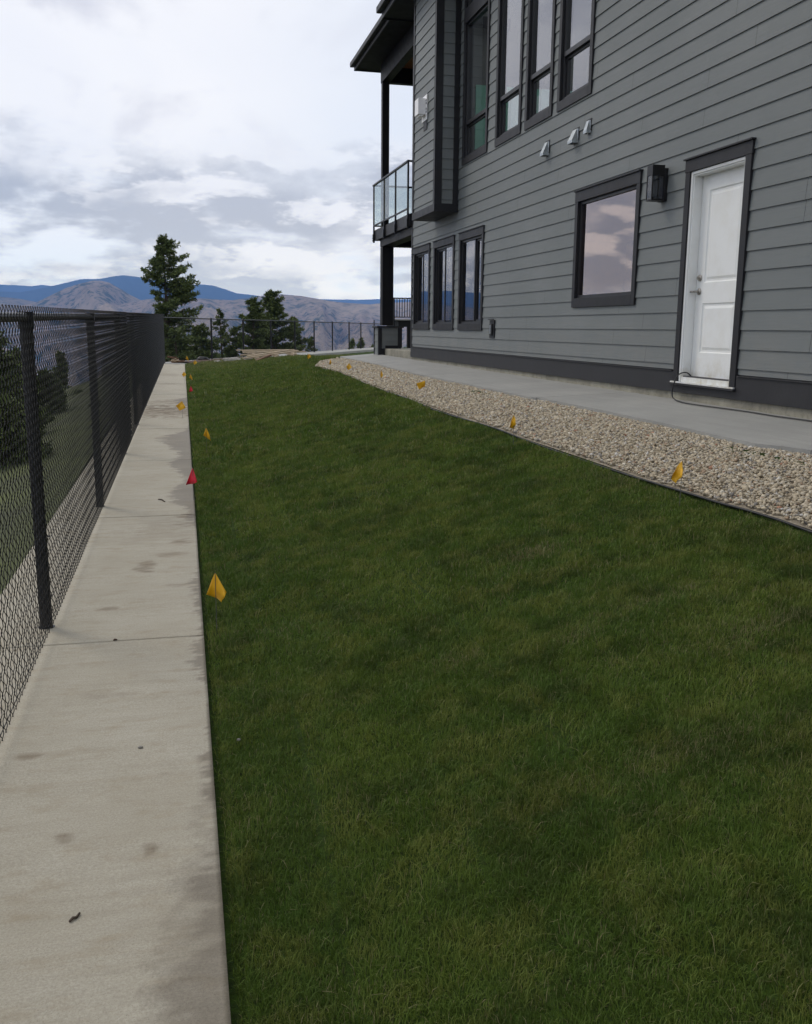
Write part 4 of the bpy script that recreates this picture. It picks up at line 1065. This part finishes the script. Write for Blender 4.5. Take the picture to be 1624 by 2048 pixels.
# ------------------------------------------------------------------ fittings on the wall (each its own thing)
WL = (4.95, 9.46, 3.0)
t = thing('wall_lantern', 'black box wall lantern between the square window and the white door', 'lamp', WL)
mb = MB(); mb.box(HX-.045, HX-.004, 9.395, 9.53, 2.83, 3.16); off(mb.build('back_plate', M['blackmetal'], t, bev=.004), WL)
mb = MB(); mb.box(HX-.185, HX-.0455, 9.40, 9.525, 3.085, 3.19); mb.box(HX-.185, HX-.0455, 9.40, 9.525, 2.835, 2.85)
for yy in (9.40, 9.513):
    for xx in (HX-.185, HX-.058): mb.box(xx, xx+.012, yy, yy+.012, 2.85, 3.085)
off(mb.build('cage', M['blackmetal'], t, bev=.002), WL)
mb = MB(); mb.box(HX-.180, HX-.052, 9.405, 9.52, 2.852, 3.083); off(mb.build('glass', M['lampglass'], t), WL)
def vent(y0, y1, z0, z1, dep, label):
    t = thing('vent_hood', label, 'vent', (HX, y0, z0), 'galvanised vent hoods on the siding'); L = (HX, y0, z0)
    mb = MB(); xw = HX-.012
    v = [(xw, y0, z1), (xw, y1, z1), (xw-.02, y0+.012, z1), (xw-.02, y1-.012, z1), (xw-dep, y0, z0+.035), (xw-dep, y1, z0+.035), (xw-dep, y0, z0), (xw-dep, y1, z0), (xw, y0, z0), (xw, y1, z0)]
    mb.v = v; mb.t = [.5]*10
    mb.f = [(0, 1, 3, 2), (2, 3, 5, 4), (4, 5, 7, 6), (0, 2, 4, 6, 8), (1, 9, 7, 5, 3)]
    off(mb.build('hood', M['galv'], t), L)
    mb = MB(); mb.box(xw-dep+.006, xw, y0+.006, y1-.006, z0+.012, z0+.016); off(mb.build('louvre', M['interiordark'], t), L)
    mb = MB(); mb.box(xw-.004, HX-.001, y0-.02, y1+.02, z0+.03, z1+.02); off(mb.build('flange', M['trimlow'], t, bev=.001), L)
vent(12.77, 12.89, 3.84, 4.02, .085, 'farthest galvanised vent hood, lowest of the three under the upper windows')
vent(11.78, 11.93, 3.83, 4.00, .085, 'widest galvanised vent hood, middle one of the three')
vent(11.41, 11.51, 3.88, 4.03, .055, 'smallest galvanised vent hood, nearest the camera of the three')
OL = (HX, 14.98, 1.36)
t = thing('outdoor_outlet', 'dark covered electrical outlet on the siding near the low windows', 'outlet', OL)
mb = MB(); mb.box(HX-.030, HX-.001, 14.87, 15.10, 1.35, 1.64); off(mb.build('mounting_block', M['trim'], t, bev=.004), OL)
mb = MB(); mb.box(HX-.055, HX-.031, 14.92, 15.05, 1.40, 1.58); mb.box(HX-.06, HX-.031, 14.86, 15.11, 1.645, 1.66); off(mb.build('cover', M['trimlow'], t, bev=.006), OL)
mb = MB(); mb.box(HX-.060, HX-.0555, 14.965, 15.0, 1.42, 1.56); off(mb.build('face_plate', M['galv'], t), OL)
AL = (BX, 18.0, 5.3)
t = thing('flue_terminal', 'white metal flue terminal high on the chimney bump-out', 'vent', AL)
mb = MB(); mb.box(BX-.028, BX-.014, 17.72, 18.08, 5.26, 5.70); off(mb.build('plate', M['whitebox'], t, bev=.003), AL)
mb = MB(); mb.box(BX-.17, BX-.0285, 17.80, 18.07, 5.36, 5.64); mb.box(BX-.14, BX-.06, 17.82, 18.05, 5.33, 5.359); off(mb.build('box', M['whitebox'], t, bev=.006), AL)
mb = MB()
for z in (5.38, 5.43, 5.53, 5.58):
    for y in (17.735, 17.765): mb.box(BX-.031, BX-.0285, y, y+.015, z, z+.035)
off(mb.build('slot', M['interiordark'], t), AL)
mb = MB(); mb.box(BX-.02, BX-.012, 17.75, 17.98, 5.10, 5.255); off(mb.build('flashing', M['trimlow'], t), AL)

# power cord out of the door
pts = [(5.13, 8.79, 1.02), (5.06, 8.80, 1.075), (4.985, 8.83, 1.05), (4.955, 8.87, .93), (4.96, 8.88, .83), (4.955, 8.80, .799), (4.91, 8.66, .797), (4.86, 8.4, .795), (4.87, 8.0, .795), (4.91, 7.5, .795), (4.90, 7.0, .794), (4.93, 6.5, .794), (4.9, 5.6, .792), (4.8, 4.4, .788)]
def spline(pts, n=8):
    P = [Vector(p) for p in pts]; out = []
    for i in range(len(P)-1):
        p0, p1, p2, p3 = P[max(i-1, 0)], P[i], P[i+1], P[min(i+2, len(P)-1)]
        for k in range(n):
            t = k/n; out.append(.5*((2*p1)+(p2-p0)*t+(2*p0-5*p1+4*p2-p3)*t*t+(3*p1-p0-3*p2+p3)*t**3))
    return out+[P[-1]]
mb = MB(); mb.tube(spline(pts), .0065, 8); tag(mb.build('power_cord', M['cord'], smooth=True), 'dark power cord trailing out under the white door along the walk', 'cord')

# ------------------------------------------------------------------ marking flags
def flag(base, fz, col, label, kind, rot, size=1.0, lean=(0, 0)):
    x, y = base; z = float(zyard(np.array(x), np.array(y))) if x < 2.83 else float(zg(np.array(x), np.array(y)))
    if y > 32: z = .2
    t = thing('marking_flag', label, 'flag', (x, y, z), 'small utility marking flags')
    fz = fz-z; top = Vector((lean[0], lean[1], fz))
    mb = MB(); mb.tube([(0, 0, -.03), (lean[0]*.5, lean[1]*.5, fz*.5), tuple(top)], .0016, 6); mb.build('stake', M['stake'], t)
    # the limp sheet is a creased four-cornered patch: top (at the wire), left, bottom, right corner as it hangs, in metres
    T_, L_, B_, R_ = [Vector((p[0]*size, p[1]*size)) for p in kind]
    n, m = 9, 9; V = []; F = []
    c, s = math.cos(rot), math.sin(rot)
    for i in range(n):
        u = i/(n-1)
        for j in range(m):
            v = j/(m-1)
            p = T_*(1-u)*(1-v)+L_*u*(1-v)+R_*(1-u)*v+B_*u*v
            fold = .022*math.sin(3.1*(u-v)+.6)*min(1, u+v)+.010*math.sin(7*u+2*v)*u+.006*math.sin(9*v+len(label))*v
            crease = -.014*math.exp(-((u-v)/.16)**2)*(u+v)*.5
            py_ = fold+crease
            V.append((top.x+c*p.x-s*py_, top.y+s*p.x+c*py_, top.z+p.y))
    for i in range(n-1):
        for j in range(m-1): a = i*m+j; F.append((a, a+m, a+m+1, a+1))
    mb = MB(); mb.v = V; mb.f = F; mb.t = [.5]*len(V)
    o = mb.build('flag_cloth', M[col], t, smooth=True)
    sd_ = o.modifiers.new('thick', 'SOLIDIFY'); sd_.thickness = .0006
    return t
KITE = ((0, 0), (-.046, -.110), (.026, -.156), (.052, -.100)); TRI = ((0, 0), (-.062, -.150), (-.005, -.145), (.036, -.122)); SLIM = ((0, 0), (-.032, -.09), (.048, -.155), (.036, -.085))
OPENL = ((0, 0), (-.095, -.072), (-.040, -.150), (.055, -.103)); OPENR = ((0, 0), (.035, -.078), (.115, -.040), (.104, .035)); DART = ((0, 0), (-.040, -.112), (.010, -.125), (.010, -.06)); LEAF = ((0, 0), (-.070, -.092), (-.040, -.155), (-.006, -.070)); SMALL = ((0, 0), (-.05, -.07), (-.01, -.13), (.05, -.07))
FL = [((.137, 4.62), .300, 'flagy', 'nearest and largest yellow flag, drooping at the lawn edge of the path', KITE, 0, 1),
      ((.081, 8.15), .316, 'flagr', 'pinkish red triangular flag over the wet stain on the path edge', TRI, 0, 1),
      ((.276, 11.0), .361, 'flagy', 'yellow flag leaning on the lawn just past the larger red flag', SLIM, 0, 1),
      ((.025, 14.9), .370, 'flagy', 'yellow flag spread open over the brown stain on the path', OPENL, 0, 1),
      ((.207, 18.3), .401, 'flagr', 'small far red flag at the lawn edge', TRI, .2, .8),
      ((.243, 21.7), .452, 'flagy', 'right one of two small yellow flags side by side beyond the far red flag', SLIM, 0, .9),
      ((.109, 22.7), .462, 'flagy', 'left one of two small yellow flags side by side beyond the far red flag', SMALL, 0, 1),
      ((.462, 28.5), .529, 'flagy', 'tiny yellow flag at the far left corner of the lawn', SMALL, .2, 1.1),
      ((.26, 32.4), .542, 'flagy', 'tiny yellow flag standing over the red soil beside the debris heap', SLIM, .3, 1.2),
      ((2.968, 22.2), .895, 'flagy', 'farthest yellow flag right of the lumber pile, above the pebble tip', SMALL, 0, 1),
      ((2.973, 19.0), .874, 'flagy', 'thin yellow flag at the pointed far end of the pebble bed', DART, .3, .9),
      ((2.963, 16.8), .876, 'flagy', 'curled yellow flag on the far part of the pebble bed', SMALL, -.1, 1),
      ((2.965, 14.0), .876, 'flagy', 'narrow edge-on yellow flag on the pebble bed', ((0, 0), (-.02, -.06), (.0, -.125), (.018, -.07)), 0, 1),
      ((2.87, 11.45), .823, 'flagy', 'wide open square yellow flag midway along the pebble bed', OPENR, 0, 1),
      ((2.68, 7.36), .810, 'flagy', 'upright pointed yellow flag where pebbles meet the lawn, second nearest the house', DART, 0, 1),
      ((2.69, 4.66), .794, 'flagy', 'nearest narrow orange-yellow flag at the pebble edge on the right', LEAF, 0, .82)]
for a in FL: flag(*a)

# ------------------------------------------------------------------ lumber, debris, rocks, litter
def plank(mb, a, b, w, th):
    a, b = Vector(a), Vector(b); d = (b-a); L = d.length; d.normalize(); s = d.cross(Vector((0, 0, 1))).normalized(); u = s.cross(d)
    mb.obox((a+b)/2, d*L/2, s*w/2, u*th/2)
LP = (2.9, 28.3, .45)
def gz(x, y): return float(zyard(np.array(float(x)), np.array(float(y))))
r = random.Random(3)
specs = []
t0 = Vector((3.0, 31.0))
for i in range(7):
    specs.append(((2.0+r.uniform(-.2, .25), 29.4+i*.62+r.uniform(-.12, .12)), (3.7+r.uniform(-.25, .35), 29.9+i*.62+r.uniform(-.3, .3)), 0))
for i, (a, b, h) in enumerate(specs):
    mb = MB(); h0 = gz(*a)+.13+.035*i; h1 = gz(*b)+.16+.03*i+r.uniform(-.02, .04)
    plank(mb, (a[0], a[1], h0), (b[0], b[1], h1), .11, .04)
    tag(mb.build('lumber_board', M['lumber'], bev=.003), ['nearest', 'second nearest', 'third nearest', 'middle', 'third farthest', 'second farthest', 'farthest'][i]+' weathered board of the flat lumber pile by the lawn end', 'board', 'boards in the lumber pile')
for i, x in enumerate((2.35, 2.95, 3.5)):
    mb = MB(); plank(mb, (x, 29.3, gz(x, 29.3)+.06), (x+.15, 33.4, gz(x+.15, 33.4)+.20), .1, .09)
    tag(mb.build('lumber_board', M['lumber'], bev=.003), ['left', 'middle', 'right'][i]+' cross bearer lying under the boards of the lumber pile', 'board', 'bearers under the lumber pile')
mb = MB(); plank(mb, (2.25, 28.9, gz(2.25, 28.9)+.02), (2.75, 29.5, gz(2.75, 29.5)+.13), .09, .05)
tag(mb.build('lumber_board', M['lumberdark'], bev=.003), 'short dark board leaning at the front left of the lumber pile', 'board')
# debris heap
r = random.Random(11)
for i in range(16):
    a = r.uniform(0, math.pi); L = r.uniform(.12, .42); cx = -.18+r.gauss(0, .2); cy = 32.05+r.gauss(0, .25); h = .30+max(0, .20-abs(cx+.2)*.5)*r.random()+.03
    mb = MB(); tl = r.uniform(-.25, .25)
    plank(mb, (cx-math.cos(a)*L/2, cy-math.sin(a)*L/2, h-tl*L/2), (cx+math.cos(a)*L/2, cy+math.sin(a)*L/2, h+tl*L/2), r.uniform(.03, .11), r.uniform(.015, .05))
    light_ = r.random() < .35
    tag(mb.build('wood_scrap', M['lumber'] if light_ else M['lumberdark']), 'pale broken wood scrap in the debris heap at the end of the path' if light_ else 'reddish brown wood scrap in the debris heap at the end of the path', 'wood scrap', 'pale scraps in the debris heap' if light_ else 'brown scraps in the debris heap')
def rock(x, y, z, sx, sy, sz, label, m='rock', name='rock', group=None, cat='rock', seed=1):
    bm = bmesh.new(); bmesh.ops.create_icosphere(bm, subdivisions=3, radius=1)
    for v in bm.verts:
        n = mnoise.noise(v.co*1.3+Vector((seed, 0, 0)))*.35+mnoise.noise(v.co*3.1+Vector((0, seed, 0)))*.12
        v.co = v.co*(1+n); v.co.x *= sx; v.co.y *= sy; v.co.z *= sz
    me = bpy.data.meshes.new(name); bm.to_mesh(me); bm.free(); me.materials.append(M[m]); me.shade_smooth()
    o = bpy.data.objects.new(name, me); C.objects.link(o); o.location = (x, y, z); return tag(o, label, cat, group)
rock(3.72, 32.0, gz(3.72, 32)+.06, .30, .22, .15, 'pale boulder at the right end of the lumber pile', seed=2)
rock(1.72, 31.5, gz(1.72, 31.5)+.03, .34, .2, .10, 'broad flat buried rock left of the lumber pile at the lawn end', seed=3)
rock(1.25, 31.8, gz(1.25, 31.8)+.01, .16, .12, .06, 'low grey rock left of the broad buried rock', seed=4)
rock(2.2, 31.0, gz(2.2, 31)+.01, .18, .10, .07, 'small rock in front of the lumber pile', seed=5)
rock(.85, 34.9, .34, .22, .14, .09, 'black crumpled bag lying on the soil by the far fence', 'blackmetal', 'plastic_bag', cat='bag', seed=6)
# soil heaped on the back strip
mb = MB(); n = 40
for i in range(n):
    s0, s1 = .2+i*.17, .2+(i+1)*.17
    for j in range(6):
        d0, d1 = .1+j*.14, .1+(j+1)*.14
        def P_(s, d): p = fp(s, d); return (p[0], p[1], .272+.06*math.sin(math.pi*(d-.1)/.84)*(.6+.6*float(vnoise(np.array(s), np.array(d), 3, 5, 3))))
        mb.quad(P_(s0, d0), P_(s1, d0), P_(s1, d1), P_(s0, d1))
struct(mb.build('soil', M['soil']))
# twigs and grit on the path
def twig(pts, rr, label, name='twig', cat='twig', m='twig'):
    mb = MB(); mb.tube(pts, rr, 6); return tag(mb.build(name, M[m], smooth=True), label, cat)
z = float(zL(8.17)); twig([(-.215, 8.20, z+.006), (-.185, 8.17, z+.009), (-.165, 8.10, z+.006), (-.155, 8.09, z+.005)], [.005, .006, .005, .003], 'thin dark twig on the path left of the larger red flag')
z = float(zL(2.35)); twig([(-.33, 2.335, z+.003), (-.322, 2.345, z+.006), (-.314, 2.35, z+.003), (-.307, 2.365, z+.005)], [.003, .0045, .0035, .003], 'curled dry leaf bit on the path at the lower left')
rock(-.188, 3.34, float(zL(3.34))+.004, .0085, .006, .0045, 'small grey pebble in the middle of the path', name='pebble', cat='pebble', seed=8)
rock(-.35, 4.57, float(zL(4.57))+.004, .010, .006, .005, 'dark soil crumb on the first joint of the path', 'soil', 'soil_crumb', cat='crumb', seed=9)
rock(.165, 3.30, gz(.165, 3.3)+.028,   .007, .006, .005, 'pale stone chip in the grass by the path edge', 'rock', 'stone_chip', cat='stone', seed=10)

# ------------------------------------------------------------------ haze
def build_haze():
    mb = MB(); mb.box(-14000, 14000, -14000, 14000, -420, 580)
    m = bpy.data.materials.new('valley_haze'); m.use_nodes = True; t = NT(m.node_tree); t.n.clear()
    out = t.new('ShaderNodeOutputMaterial'); v = t.new('ShaderNodeVolumePrincipled')
    v.inputs['Color'].default_value = (.24, .46, 1.0, 1); v.inputs['Density'].default_value = HAZE; v.inputs['Anisotropy'].default_value = 0.0
    t.l.new(v.outputs[0], out.inputs['Volume'])
    o = mb.build('haze', m); stuff(o, 'thin blue haze over the valley and the far ridges', 'haze')
build_haze()
